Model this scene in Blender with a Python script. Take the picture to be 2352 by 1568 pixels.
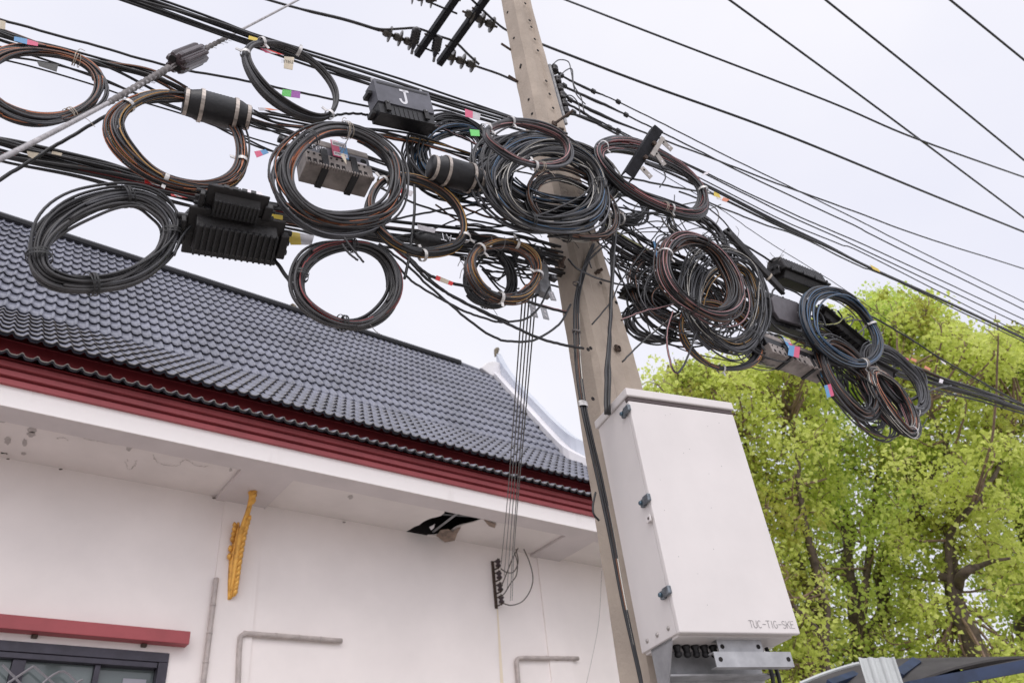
import bpy, math, random
import numpy as np
from mathutils import Matrix, Vector

for o in list(bpy.data.objects): bpy.data.objects.remove(o)
SC = bpy.context.scene
COL = SC.collection
PI = math.pi
rnd = random.Random(7)
nr = np.random.RandomState(11)

# ------------------------------------------------------------------ camera
F = 1855.0; CX = 1176.0; CY = 784.0            # focal length and centre in the 2352 px wide view
def cd(px, py): return np.array([px-CX, CY-py, -F])
_Z = cd(870, -1770); _Z /= np.linalg.norm(_Z)
_X = cd(4042, 1788); _X -= _Z*(_X@_Z); _X /= np.linalg.norm(_X)
_Y = np.cross(_Z, _X)
R = np.array([_X, _Y, _Z])
EYE = np.array([0, 0, 1.6])
cam_d = bpy.data.cameras.new('camera'); cam = bpy.data.objects.new('camera', cam_d); COL.objects.link(cam)
M = Matrix([list(R[i])+[float(EYE[i])] for i in range(3)]+[[0, 0, 0, 1]])
cam.matrix_world = M
cam_d.sensor_width = 36; cam_d.lens = F/2352*36; cam_d.clip_start = 0.05; cam_d.clip_end = 2000
cam_d.dof.use_dof = True; cam_d.dof.focus_distance = 3.4; cam_d.dof.aperture_fstop = 4.0; cam_d.dof.aperture_blades = 7
SC.camera = cam
SC.render.resolution_x = 1024; SC.render.resolution_y = 682

# ------------------------------------------------------------------ world and sun (bright overcast)
SUN_AZ = math.radians(213); SUN_EL = math.radians(48)      # azimuth from +Y, clockwise
W = bpy.data.worlds.new('World'); SC.world = W; W.use_nodes = True
nt = W.node_tree; nt.nodes.clear()
def N(t, **k):
    n = nt.nodes.new(t)
    for a, b in k.items(): setattr(n, a, b)
    return n
out = N('ShaderNodeOutputWorld'); bg = N('ShaderNodeBackground'); bg2 = N('ShaderNodeBackground'); mx = N('ShaderNodeMixShader')
sky = N('ShaderNodeTexSky', sky_type='NISHITA', sun_disc=False)
sky.sun_elevation = SUN_EL; sky.sun_rotation = SUN_AZ; sky.dust_density = 4; sky.air_density = 1.2
nt.links.new(sky.outputs[0], bg.inputs[0]); bg.inputs[1].default_value = 0.10
tc = N('ShaderNodeTexCoord'); mp = N('ShaderNodeMapping'); mp.inputs['Scale'].default_value = (1.0, 1.0, 1.9)
nz = N('ShaderNodeTexNoise'); nz.inputs['Scale'].default_value = 1.7; nz.inputs['Detail'].default_value = 5; nz.inputs['Roughness'].default_value = .45
cr = N('ShaderNodeValToRGB')
cr.color_ramp.elements[0].position = .3; cr.color_ramp.elements[0].color = (.79, .795, .905, 1)
cr.color_ramp.elements[1].position = .7; cr.color_ramp.elements[1].color = (.935, .92, .965, 1)
nt.links.new(tc.outputs['Generated'], mp.inputs[0]); nt.links.new(mp.outputs[0], nz.inputs[0]); nt.links.new(nz.outputs[0], cr.inputs[0])
# the cloud layer glows around the hidden sun
sd = Vector((math.sin(SUN_AZ)*math.cos(SUN_EL), math.cos(SUN_AZ)*math.cos(SUN_EL), math.sin(SUN_EL)))
dt = N('ShaderNodeVectorMath', operation='DOT_PRODUCT'); dt.inputs[1].default_value = sd
nt.links.new(tc.outputs['Generated'], dt.inputs[0])
mr = N('ShaderNodeMapRange'); mr.inputs['From Min'].default_value = .35; mr.inputs['From Max'].default_value = 1; mr.inputs['To Min'].default_value = .955; mr.inputs['To Max'].default_value = 1.8
nt.links.new(dt.outputs['Value'], mr.inputs['Value'])
nt.links.new(cr.outputs[0], bg2.inputs[0]); nt.links.new(mr.outputs[0], bg2.inputs[1])
mx.inputs[0].default_value = .90
nt.links.new(bg.outputs[0], mx.inputs[1]); nt.links.new(bg2.outputs[0], mx.inputs[2]); nt.links.new(mx.outputs[0], out.inputs[0])
sl = bpy.data.lights.new('sun', 'SUN'); sl.energy = 0.62; sl.angle = math.radians(35); sl.color = (1, .965, .92)
so = bpy.data.objects.new('sun', sl); COL.objects.link(so); so.rotation_euler = sd.to_track_quat('Z', 'Y').to_euler()
so.location = (0, -5, 20)
SC.view_settings.view_transform = 'Standard'; SC.view_settings.look = 'None'
SC.view_settings.exposure = 0.25; SC.view_settings.gamma = 1
SC.render.engine = 'CYCLES'
SC.cycles.max_bounces = 7; SC.cycles.transparent_max_bounces = 8

# ------------------------------------------------------------------ points
def ray(px, py): return R@cd(px, py)
def onY(px, py, y):
    v = ray(px, py); return EYE+v*(y/v[1])
def onZ(px, py, z):
    v = ray(px, py); return EYE+v*(z/v[2])
def onX(px, py, x):
    v = ray(px, py); return EYE+v*(x/v[0])
def baseY(px): return float(np.interp(px, [-300, 0, 600, 1200, 1700, 2352, 2800], [2.17, 2.13, 2.0, 1.9, 1.93, 1.95, 1.96]))
def P(px, py, dy=0.0): return onY(px, py, baseY(px)+dy)      # a point in the vertical plane of the overhead lines

# ------------------------------------------------------------------ materials
MATS = {}
def mat(name, col, rough=.6, metal=0, spec=.5, var=0, scale=8, bump=0, bscale=60, col2=None, detail=4, lo=.35, hi=.65, coord='Object', stretch=None, transl=0):
    if name in MATS: return MATS[name]
    m = bpy.data.materials.new(name); m.use_nodes = True; t = m.node_tree; b = t.nodes['Principled BSDF']
    b.inputs['Base Color'].default_value = (*col, 1); b.inputs['Roughness'].default_value = rough; b.inputs['Metallic'].default_value = metal
    b.inputs['Specular IOR Level'].default_value = spec
    if var or col2 or bump:
        tc = t.nodes.new('ShaderNodeTexCoord'); src = tc.outputs[coord]
        if stretch:
            mp = t.nodes.new('ShaderNodeMapping'); mp.inputs['Scale'].default_value = stretch; t.links.new(src, mp.inputs[0]); src = mp.outputs[0]
    if var or col2:
        n = t.nodes.new('ShaderNodeTexNoise'); n.inputs['Scale'].default_value = scale; n.inputs['Detail'].default_value = detail; n.inputs['Roughness'].default_value = .6
        r = t.nodes.new('ShaderNodeValToRGB'); t.links.new(src, n.inputs[0]); t.links.new(n.outputs[0], r.inputs[0])
        c2 = col2 if col2 else tuple(max(0, c*(1-var)) for c in col)
        c1 = col if col2 else tuple(min(1, c*(1+var*.6)) for c in col)
        r.color_ramp.elements[0].position = lo; r.color_ramp.elements[1].position = hi
        r.color_ramp.elements[0].color = (*c2, 1); r.color_ramp.elements[1].color = (*c1, 1)
        t.links.new(r.outputs[0], b.inputs['Base Color'])
    if bump:
        n = t.nodes.new('ShaderNodeTexNoise'); n.inputs['Scale'].default_value = bscale; n.inputs['Detail'].default_value = 5
        bb = t.nodes.new('ShaderNodeBump'); bb.inputs['Strength'].default_value = bump; bb.inputs['Distance'].default_value = .01
        t.links.new(src, n.inputs[0]); t.links.new(n.outputs[0], bb.inputs['Height']); t.links.new(bb.outputs[0], b.inputs['Normal'])
    MATS[name] = m; return m
BLK = mat('cable_sheath', (.017, .0165, .018), .40, var=.5, scale=14)
GRY = mat('grey_cable_sheath', (.042, .042, .047), .42, var=.4, scale=14)
FADE = mat('faded_cable_sheath', (.042, .040, .041), .48, var=.4, scale=14)
S_OR = mat('orange_stripe', (.50, .17, .07), .5); S_BR = mat('brown_stripe', (.20, .085, .045), .5); S_YE = mat('ochre_stripe', (.46, .25, .06), .5)
S_PK = mat('pink_stripe', (.36, .17, .17), .5); S_WH = mat('white_stripe', (.55, .52, .46), .5); S_BL = mat('blue_stripe', (.035, .11, .22), .5)
S_RD = mat('red_stripe', (.24, .035, .035), .5); S_GR = mat('grey_stripe', (.13, .13, .14), .45); S_DB = mat('dull_blue_stripe', (.04, .08, .13), .5); S_LM = mat('lime_stripe', (.55, .55, .20), .5)
TIE = mat('tie_silver', (.62, .60, .58), .35, .3, var=.3, scale=40); TIEB = mat('tie_black', (.02, .02, .02), .5); TIET = mat('tie_tan', (.42, .36, .29), .6)
PL = mat('black_plastic', (.011, .0105, .012), .45, var=.4, scale=20, bump=.15, bscale=80)
PLD = mat('dusty_black_plastic', (.014, .012, .012), .5, var=.5, scale=18, bump=.2, bscale=60)
PLG = mat('grey_plastic_lid', (.105, .105, .125), .45, var=.25, scale=12)
PLL = mat('slate_plastic_lid', (.12, .11, .12), .5, var=.2, scale=20)
BEI = mat('beige_plastic', (.27, .235, .215), .6, var=.35, scale=14)
STL = mat('stainless_band', (.50, .44, .39), .35, .6, var=.3, scale=30)
GAL = mat('galvanised_steel', (.45, .45, .46), .42, .45, col2=(.30, .30, .31), scale=16, lo=.3, hi=.7)
GALD = mat('dull_galvanised_steel', (.22, .22, .225), .5, .5, var=.4, scale=20)
BLKS = mat('black_painted_steel', (.010, .010, .013), .62, .0, spec=.2, var=.6, scale=25, bump=.1)
RUST = mat('rusty_bolt', (.10, .07, .055), .75, .3, var=.5, scale=60)
CONC = mat('concrete', (.46, .385, .315), .9, col2=(.33, .275, .225), scale=5, detail=9, lo=.3, hi=.72, bump=.25, bscale=70)
CAB = mat('cabinet_paint', (.69, .645, .625), .38, var=.06, scale=2.2, detail=8, bump=.03, bscale=300)
CABI = mat('cabinet_gap_shade', (.10, .075, .075), .6)
LATCH = mat('latch_zinc', (.17, .19, .21), .4, .6, var=.35, scale=60)
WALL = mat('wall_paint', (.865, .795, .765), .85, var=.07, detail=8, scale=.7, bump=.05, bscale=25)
WHT = mat('fascia_white_paint', (.88, .83, .81), .8, col2=(.68, .63, .60), scale=2.2, detail=9, lo=.22, hi=.42, stretch=(1, 1, .25), bump=.05)
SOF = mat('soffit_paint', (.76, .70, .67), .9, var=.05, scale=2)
RED = mat('red_paint', (.35, .070, .078), .55, var=.12, scale=3, detail=6)
REDD = mat('dark_red_board', (.20, .018, .022), .65, var=.2, scale=2)
TILE = mat('roof_tile_glaze', (.150, .155, .195), .30, spec=.6, var=.28, scale=1.6, detail=6)
TILE_SHADE = mat('roof_tile_lip_shade', (.022, .022, .032), .6, var=.5, scale=12); TILEL = mat('weathered_tile_edge', (.24, .22, .20), .7, var=.35, scale=10)  # near-black material paints the shadow gap under each tile lip
GOLD = mat('gold_paint', (.80, .43, .09), .34, .4, col2=(.42, .19, .04), scale=16, lo=.25, hi=.55)
PIPE = mat('conduit_grey', (.46, .40, .375), .6, var=.18, scale=14)
FRM = mat('window_frame_metal', (.045, .040, .055), .4, .2, var=.2, scale=10)
DARK = mat('dark_interior', (.012, .010, .010), .9)
WOOD = mat('torn_board', (.30, .225, .18), .9, var=.4, scale=9)
BARK = mat('bark', (.155, .115, .09), .9, col2=(.055, .040, .034), scale=9, lo=.3, hi=.65, bump=.6, bscale=18)
TWIG = mat('twig_bark', (.25, .17, .125), .9, var=.3, scale=12)
PORC = mat('brown_porcelain', (.050, .032, .036), .28, var=.3, scale=25)
PORK = mat('black_porcelain', (.018, .015, .016), .3, var=.3, scale=25); PORCO = mat('olive_porcelain', (.050, .043, .034), .28, var=.3, scale=25)
GUY = mat('guy_strand', (.36, .34, .34), .5, .4, var=.3, scale=40)
GUYD = mat('guy_grip', (.15, .135, .13), .6, .3, var=.4, scale=40)
PAPER = mat('tan_tag', (.55, .48, .37), .8, var=.2, scale=30); TW = mat('white_label', (.72, .68, .70), .6); TP = mat('pink_label', (.60, .10, .19), .55); TB = mat('blue_label', (.11, .28, .50), .55)
TG = mat('green_label', (.16, .62, .15), .55); TU = mat('purple_label', (.38, .12, .42), .55); TR = mat('red_label', (.60, .03, .03), .55); TY = mat('yellow_label', (.62, .46, .05), .5); TO = mat('orange_label', (.62, .22, .12), .55)
CLR = mat('clear_wrap', (.50, .48, .50), .3, var=.2, scale=30)
INK = mat('ink', (.03, .03, .03), .6); INKW = mat('white_lettering', (.72, .72, .75), .6)
SHW = mat('shed_sheet_white', (.50, .52, .51), .45, var=.12, scale=3); SHG = mat('shed_sheet_grey', (.085, .08, .078), .85, spec=.15, var=.2, scale=3); SHB = mat('blue_purlin', (.018, .035, .085), .5, var=.3, scale=5)
SPEC = mat('barge_white', (.58, .60, .65), .6, col2=(.46, .49, .56), scale=1.6, lo=.3, hi=.7)
BARG = mat('barge_flashing', (.72, .70, .71), .6, var=.08, scale=2)

def glass(name, col, rough):
    m = bpy.data.materials.new(name); m.use_nodes = True; b = m.node_tree.nodes['Principled BSDF']
    b.inputs['Base Color'].default_value = (*col, 1); b.inputs['Roughness'].default_value = rough; b.inputs['Specular IOR Level'].default_value = .55
    return m
PANE = glass('window_glass', (.13, .155, .155), .05)

def leafmat(name, c1, c2, c3):
    m = bpy.data.materials.new(name); m.use_nodes = True; t = m.node_tree; t.nodes.clear()
    o = t.nodes.new('ShaderNodeOutputMaterial'); d = t.nodes.new('ShaderNodeBsdfPrincipled'); tr = t.nodes.new('ShaderNodeBsdfTranslucent'); mx = t.nodes.new('ShaderNodeMixShader')
    g = t.nodes.new('ShaderNodeNewGeometry'); r = t.nodes.new('ShaderNodeValToRGB')
    r.color_ramp.elements[0].color = (*c1, 1); r.color_ramp.elements[1].color = (*c3, 1); e = r.color_ramp.elements.new(.5); e.color = (*c2, 1)
    tc = t.nodes.new('ShaderNodeTexCoord'); nn = t.nodes.new('ShaderNodeTexNoise'); nn.inputs['Scale'].default_value = .9; nn.inputs['Detail'].default_value = 2
    ad = t.nodes.new('ShaderNodeMath'); ad.operation = 'MULTIPLY_ADD'; ad.inputs[1].default_value = .45
    m2 = t.nodes.new('ShaderNodeMath'); m2.operation = 'MULTIPLY_ADD'; m2.inputs[1].default_value = 1.7; m2.inputs[2].default_value = -.58
    t.links.new(tc.outputs['Object'], nn.inputs[0]); t.links.new(nn.outputs[0], m2.inputs[0]); t.links.new(g.outputs['Random Per Island'], ad.inputs[0]); t.links.new(m2.outputs[0], ad.inputs[2])
    t.links.new(ad.outputs[0], r.inputs[0]); t.links.new(r.outputs[0], d.inputs['Base Color']); t.links.new(r.outputs[0], tr.inputs[0])
    d.inputs['Roughness'].default_value = .5
    mx.inputs[0].default_value = .58; t.links.new(d.outputs[0], mx.inputs[1]); t.links.new(tr.outputs[0], mx.inputs[2]); t.links.new(mx.outputs[0], o.inputs[0])
    return m
LEAF = leafmat('young_leaves', (.42, .50, .09), (.70, .78, .18), (.86, .89, .32))
LEAF2 = leafmat('green_leaves', (.34, .50, .08), (.62, .75, .16), (.80, .86, .26))
LEAFB = leafmat('bronze_leaves', (.26, .22, .06), (.42, .42, .08), (.58, .60, .12))

# ------------------------------------------------------------------ mesh builder
class MB:
    def __init__(s): s.v = []; s.f = []; s.m = []; s.mats = []; s.n = 0
    def mi(s, m):
        if m not in s.mats: s.mats.append(m)
        return s.mats.index(m)
    def add(s, v, f, m):
        v = np.asarray(v, float).reshape(-1, 3); s.v.append(v)
        if isinstance(f, np.ndarray): s.f += (f+s.n).tolist(); k = len(f)
        else: s.f += [[i+s.n for i in q] for q in f]; k = len(f)
        if isinstance(m, (list, np.ndarray)): s.m += list(m)
        else: s.m += [s.mi(m)]*k
        s.n += len(v)
    def box(s, a, b, m, X=None):
        (x0, y0, z0), (x1, y1, z1) = a, b
        v = np.array([(x, y, z) for x in (x0, x1) for y in (y0, y1) for z in (z0, z1)], float)
        if X is not None: v = X(v)
        s.add(v, [(0, 1, 3, 2), (4, 6, 7, 5), (0, 4, 5, 1), (2, 3, 7, 6), (0, 2, 6, 4), (1, 5, 7, 3)], m)
    def tube(s, path, r, m, n=7, stripe=None, twist=.15, cap=True, ph=0, sw=1, two=False):
        p = np.asarray(path, float); K = len(p)
        t = np.gradient(p, axis=0); t /= np.linalg.norm(t, axis=1)[:, None]+1e-12
        a = np.array([0, 0, 1.]) if abs(t[0][2]) < .9 else np.array([1., 0, 0])
        u = np.cross(t[0], a); u /= np.linalg.norm(u); U = [u]
        for i in range(1, K):
            u = u-t[i]*(u@t[i]); u /= np.linalg.norm(u)+1e-12; U.append(u)
        U = np.array(U); V = np.cross(t, U)
        rr = np.broadcast_to(np.asarray(r, float), (K,))
        an = np.arange(n)*2*PI/n
        v = p[:, None]+rr[:, None, None]*(np.cos(an)[None, :, None]*U[:, None]+np.sin(an)[None, :, None]*V[:, None])
        i = np.arange(K-1)[:, None]; j = np.arange(n)[None]
        f = np.stack([i*n+j, i*n+(j+1) % n, (i+1)*n+(j+1) % n, (i+1)*n+j], -1).reshape(-1, 4)
        b = s.mi(m); mi = np.full((K-1, n), b)
        if stripe is not None:
            st = s.mi(stripe); ii = np.arange(K-1)
            for q in range(sw): mi[ii, (ph+q+(ii*twist).astype(int)) % n] = st
            if two: mi[ii, (ph+n//2+(ii*twist).astype(int)) % n] = st
        s.add(v.reshape(-1, 3), f, mi.reshape(-1).tolist())
        if cap:
            k0 = s.n-K*n; s.f.append([k0+q for q in range(n)][::-1]); s.f.append([s.n-n+q for q in range(n)]); s.m += [b, b]
    def lathe(s, p0, p1, prof, m, n=16):   # prof: (distance along, radius)
        p0 = np.array(p0, float); p1 = np.array(p1, float); d = p1-p0; L = np.linalg.norm(d); d /= L
        a = np.array([0, 0, 1.]) if abs(d[2]) < .9 else np.array([1., 0, 0])
        u = np.cross(d, a); u /= np.linalg.norm(u); w = np.cross(d, u)
        an = np.arange(n)*2*PI/n; ring = np.cos(an)[:, None]*u+np.sin(an)[:, None]*w
        v = np.concatenate([p0+d*x+ring*r for x, r in prof]); K = len(prof)
        i = np.arange(K-1)[:, None]; j = np.arange(n)[None]
        f = np.stack([i*n+j, i*n+(j+1) % n, (i+1)*n+(j+1) % n, (i+1)*n+j], -1).reshape(-1, 4).tolist()
        f.append(list(range(n))[::-1]); f.append([(K-1)*n+q for q in range(n)])
        s.add(v, f, m)
    def cyl(s, p0, p1, r, m, n=12, r1=None):
        L = float(np.linalg.norm(np.array(p1, float)-np.array(p0, float)))
        s.lathe(p0, p1, [(0, r), (L, r if r1 is None else r1)], m, n)
    def prism(s, poly, h0, h1, m, ax=2):      # closed polygon in the other two axes
        n = len(poly); v = []
        for h in (h0, h1):
            for a, b in poly:
                q = [a, b]; q.insert(ax, h); v.append(q)
        s.add(v, [list(range(n))[::-1], list(range(n, 2*n))]+[(i, (i+1) % n, n+(i+1) % n, n+i) for i in range(n)], m)
    def quad(s, a, b, c, d, m): s.add([a, b, c, d], [(0, 1, 2, 3)], m)
    def obj(s, name, parent=None, smooth=False, bevel=0, loc=True):
        me = bpy.data.meshes.new(name); v = np.concatenate(s.v) if s.v else np.zeros((0, 3))
        off = np.zeros(3)
        if parent is not None and loc and parent.matrix_world.to_3x3() == Matrix.Identity(3):
            off = np.zeros(3); p_ = parent
            while p_ is not None: off = off+np.array(p_.location); p_ = p_.parent
        elif parent is None and loc:
            off = (v.min(0)+v.max(0))/2; off[2] = v[:, 2].min()
        me.from_pydata((v-off).tolist(), [], s.f)
        for m in s.mats: me.materials.append(m)
        me.polygons.foreach_set('material_index', s.m)
        if smooth: me.polygons.foreach_set('use_smooth', [True]*len(me.polygons))
        me.update()
        o = bpy.data.objects.new(name, me); COL.objects.link(o)
        if parent is not None: o.parent = parent
        else: o.location = off
        if bevel:
            b = o.modifiers.new('bevel', 'BEVEL'); b.width = bevel; b.segments = 2; b.limit_method = 'ANGLE'; b.angle_limit = math.radians(40)
        return o

def tag(o, label, cat, group=None, kind=None):
    if label: o['label'] = label
    if cat: o['category'] = cat
    if group: o['group'] = group
    if kind: o['kind'] = kind
    return o
def thing(name, label, cat, loc=(0, 0, 0), group=None, mw=None):
    o = bpy.data.objects.new(name, None); COL.objects.link(o); o.empty_display_size = .1
    if mw is not None: o.matrix_world = mw
    else: o.location = [float(q) for q in loc]
    return tag(o, label, cat, group)
def struct(o): o['kind'] = 'structure'; return o

def spl(pts, n=8):
    p = np.asarray(pts, float)
    if len(p) == 2: return np.array([p[0]+(p[1]-p[0])*k/(n) for k in range(n+1)])
    q = np.vstack([2*p[0]-p[1], p, 2*p[-1]-p[-2]]); o = []
    for i in range(1, len(q)-2):
        a, b, c, d = q[i-1:i+3]
        for k in range(n):
            t = k/n; o.append(.5*((2*b)+(c-a)*t+(2*a-5*b+4*c-d)*t*t+(3*b-a-3*c+d)*t**3))
    o.append(p[-1]); return np.array(o)
def snoise(x, k=4, seed=None):      # smooth noise, about -1..1
    r = np.random.RandomState(seed if seed is not None else rnd.randrange(10**6)); y = np.zeros_like(x)
    for i in range(1, k+1): y += r.uniform(-1, 1)/i**.6*np.sin(x*i+r.uniform(0, 2*PI))
    return y/1.3
def frame_mat(a, b, up=(0, 0, 1), roll=0):
    """local x from a to b, local z up, local -y towards the viewer side"""
    a = Vector(a); b = Vector(b); x = (b-a).normalized(); z = Vector(up); z = (z-x*z.dot(x)).normalized(); y = z.cross(x)
    m = Matrix((x, y, z)).transposed().to_4x4(); m.translation = (a+b)/2
    return m@Matrix.Rotation(roll, 4, 'X'), (b-a).length
def PV(px, py, dy=0): return [float(q) for q in P(px, py, dy)]

# strokes for lettering: unit boxes 0..1 wide, 0..1.6 high
def arc(cx, cy, rx, ry, a0, a1, n=10): return [(cx+rx*math.cos(math.radians(a0+(a1-a0)*i/n)), cy+ry*math.sin(math.radians(a0+(a1-a0)*i/n))) for i in range(n+1)]
GL = {'T': [[(0, 1.6), (1, 1.6)], [(.5, 1.6), (.5, 0)]], 'U': [[(0, 1.6), (0, .45)]+arc(.45, .45, .45, .45, 180, 360)+[(.9, 1.6)]],
 'C': [arc(.5, .8, .5, .8, 50, 310, 16)], 'I': [[(.3, 0), (.3, 1.6)]], 'G': [arc(.5, .8, .5, .8, 50, 330, 16)+[(.95, .75), (.6, .75)]],
 'S': [arc(.45, 1.2, .42, .4, 40, 270, 10)+arc(.45, .4, .45, .4, 90, -140, 10)], 'K': [[(0, 0), (0, 1.6)], [(.9, 1.6), (0, .65)], [(.3, .95), (.9, 0)]],
 'E': [[(.85, 1.6), (0, 1.6), (0, 0), (.85, 0)], [(0, .85), (.7, .85)]], '-': [[(.1, .8), (.9, .8)]], ' ': [],
 'J': [[(.25, 1.6), (1.0, 1.6)], [(.65, 1.6), (.65, .45)]+arc(.33, .42, .32, .42, 0, -170, 10)], 'M': [[(0, 0), (0, 1.6), (.5, .5), (1, 1.6), (1, 0)]],
 'A': [[(0, 0), (.5, 1.6), (1, 0)], [(.2, .55), (.8, .55)]], 'R': [[(0, 0), (0, 1.6), (.5, 1.6)]+arc(.5, 1.2, .35, .4, 90, -90, 8)+[(0, .8)], [(.45, .8), (.9, 0)]],
 'n': [[(0, 0), (0, 1)], [(0, .7)]+arc(.4, .6, .4, .4, 120, 0, 6)+[(.8, 0)]], 't': [[(.4, 1.5), (.4, .2), (.7, 0)], [(.05, 1), (.75, 1)]], '1': [[(.1, 1.2), (.5, 1.6), (.5, 0)]], '/': [[(0, 0), (.6, 1.6)]]}
def letters(mb, text, org, ux, uy, h, m, w=.12, gap=.35, nrm=None, lift=.0015):
    """flat lettering ribbons; org lower left corner, ux right, uy up (unit), h height"""
    org = np.array(org, float); ux = np.array(ux, float); uy = np.array(uy, float); k = h/1.6
    nn = np.cross(ux, uy) if nrm is None else np.array(nrm, float); x = 0
    for c in text:
        for st in GL.get(c, []):
            p = np.array(st, float); t = np.gradient(p, axis=0) if len(p) > 2 else np.repeat([p[1]-p[0]], 2, 0)
            t /= np.linalg.norm(t, axis=1)[:, None]+1e-9; nm = np.stack([-t[:, 1], t[:, 0]], -1)*w/2
            p[0] -= t[0]*w/2; p[-1] += t[-1]*w/2
            A = p+nm; B = p-nm
            f3 = lambda q: org+nn*lift+((q[:, 0]+x)[:, None]*ux+q[:, 1][:, None]*uy)*k
            v = np.concatenate([f3(A), f3(B)]); n = len(p)
            mb.add(v, [(i, n+i, n+i+1, i+1) for i in range(n-1)], m)
        x += (.6 if c == 'I' else 1)+gap
    return x*k

# ================================================================== SETTING: ground
mb = MB(); mb.quad((-300, -300, 0), (300, -300, 0), (300, 300, 0), (-300, 300, 0), mat('ground_concrete', (.38, .36, .34), .9, var=.2, scale=.8))
struct(mb.obj('ground'))

# ================================================================== the temple hall
YW = 8.04; ZS = EYE[2]+4.0
B = thing('temple_hall', 'white walled hall with red fascia and curved slate blue tiled roof', 'building', (0, YW, 0))
XL = -5.0; XR = 8.45
mb = MB()
# wall with a window opening
wx0, wx1, wz1 = -3.2, 2.165, EYE[2]+.294*YW
mb.box((XL, YW, 0), (wx0, YW+.2, ZS), WALL); mb.box((wx1, YW, 0), (XR, YW+.2, ZS), WALL)
mb.box((wx0, YW, wz1), (wx1, YW+.2, ZS), WALL); mb.box((wx0, YW, 0), (wx1, YW+.2, 1.9), WALL)
mb.box((XR-.2, YW+.2, 0), (XR, YW+8, ZS), WALL); mb.box((XL, YW+.2, 0), (XL+.2, YW+8, ZS), WALL)
mb.obj('wall', B)
# pilaster: shallow column behind the bracket
for x0, x1 in ((2.50, 2.93), (6.72, 7.1)): mb = MB(); mb.box((x0, YW-.020, 0), (x1, YW, ZS-.001), WALL); mb.obj('pilaster', B)
# dark back of the room
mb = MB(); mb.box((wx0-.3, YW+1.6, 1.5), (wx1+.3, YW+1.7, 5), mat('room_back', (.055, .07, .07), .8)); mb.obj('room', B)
# soffit panels with a torn hole, dropped edge beam and cross beams
YF = 6.99; ZF = EYE[2]+3.95
def soff(px, py): q = onZ(px, py, 4.0); return (float(q[0]), float(q[1]))
tear = [(936, 1218), (966, 1203), (990, 1190), (1010, 1183), (1029, 1171), (1018, 1168), (968, 1160), (1028, 1172), (1115, 1190), (1090, 1197), (1060, 1206), (1052, 1211), (1045, 1228), (1030, 1224), (1000, 1229), (968, 1224)]
hole = [soff(*q) for q in [(934, 1219), (955, 1210), (982, 1194), (1008, 1183), (1030, 1172), (1000, 1164), (962, 1156), (1030, 1172), (1120, 1194), (1092, 1198), (1062, 1205), (1040, 1216), (1020, 1222), (985, 1226)]]
# soffit: slabs around the torn hole (hole spans between edge beam and wall)
YB = 7.27
hx = [(934, 1219), (982, 1194), (1022, 1177), (975, 1161)]     # left ragged edge, wall side to beam side
hr = [(985, 1226), (1020, 1224), (1062, 1205), (1118, 1196)]   # right ragged edge
La = [soff(*q) for q in hx]; Ra = [soff(*q) for q in hr]
La[0] = (La[0][0], YW); Ra[0] = (Ra[0][0], YW); La[-1] = (La[-1][0], YB); Ra[-1] = (Ra[-1][0], YB)
def rag(L, s, sd):
    r = np.random.RandomState(sd); p = spl([(a, b, 0) for a, b in L], 5)[:, :2]; p[1:-1] += r.uniform(-s, s, (len(p)-2, 2)); return [tuple(q) for q in p]
La = rag(La, .012, 3); Ra = rag(Ra, .012, 4)
mb = MB()
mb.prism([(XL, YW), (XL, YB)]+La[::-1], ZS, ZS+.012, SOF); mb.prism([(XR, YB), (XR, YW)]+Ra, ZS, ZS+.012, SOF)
mb.obj('soffit_panel', B)
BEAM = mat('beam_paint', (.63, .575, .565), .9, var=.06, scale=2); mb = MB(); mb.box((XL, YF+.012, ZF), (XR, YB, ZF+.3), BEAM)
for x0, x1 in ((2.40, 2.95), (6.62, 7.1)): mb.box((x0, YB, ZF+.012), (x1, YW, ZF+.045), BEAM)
mb.obj('beam', B)
mb = MB(); mb.box((XL, YB+.01, ZS+.5), (XR, YW, ZS+.52), DARK); mb.box((XL, YW-.01, ZS+.013), (XR, YW+.19, ZS+.5), DARK)
mb.box((4.6, YB+.1, ZS+.12), (7, YB+.13, ZS+.15), GALD)
a = soff(1000, 1226); b = soff(1065, 1180); 
mb.tube([(a[0], YW-.02, ZS+.05), (b[0], YB, ZS+.07)], .018, GAL, 4)
mb.tube([(a[0]-.28, YW-.02, ZS+.10), (b[0]-.28, YB, ZS+.10)], .012, GALD, 4); mb.tube([(a[0]+.5, YB+.2, ZS+.10), (a[0]-.7, YB+.42, ZS+.06)], .012, GALD, 4)
mb.obj('ceiling_frame', B)
# torn flaps hanging down
mb = MB()
def flap(D, drop, m):
    q = [soff(*d) for d in D]; r = np.random.RandomState(5)
    c = np.mean(q, 0); v = [(a, b, ZS-.012-drop*k/len(q)+.0) for k, (a, b) in enumerate(q)]
    w = [(a, b, z+.006) for a, b, z in v]; n = len(q)
    mb.add(v+w, [list(range(n)), list(range(n, 2*n))[::-1]]+[(i, (i+1) % n, n+(i+1) % n, n+i) for i in range(n)], m)
flap([(1002, 1228), (1012, 1214), (1030, 1211), (1040, 1216), (1051, 1206), (1058, 1204), (1050, 1216), (1044, 1232), (1022, 1235)], .05, WOOD)
flap([(1110, 1190), (1128, 1196), (1139, 1199), (1136, 1207), (1122, 1201)], .03, WOOD)
flap([(986, 1208), (995, 1203), (999, 1199), (996, 1208), (990, 1212)], .02, BARG)
mb.obj('torn_ceiling_board', B)
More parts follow.
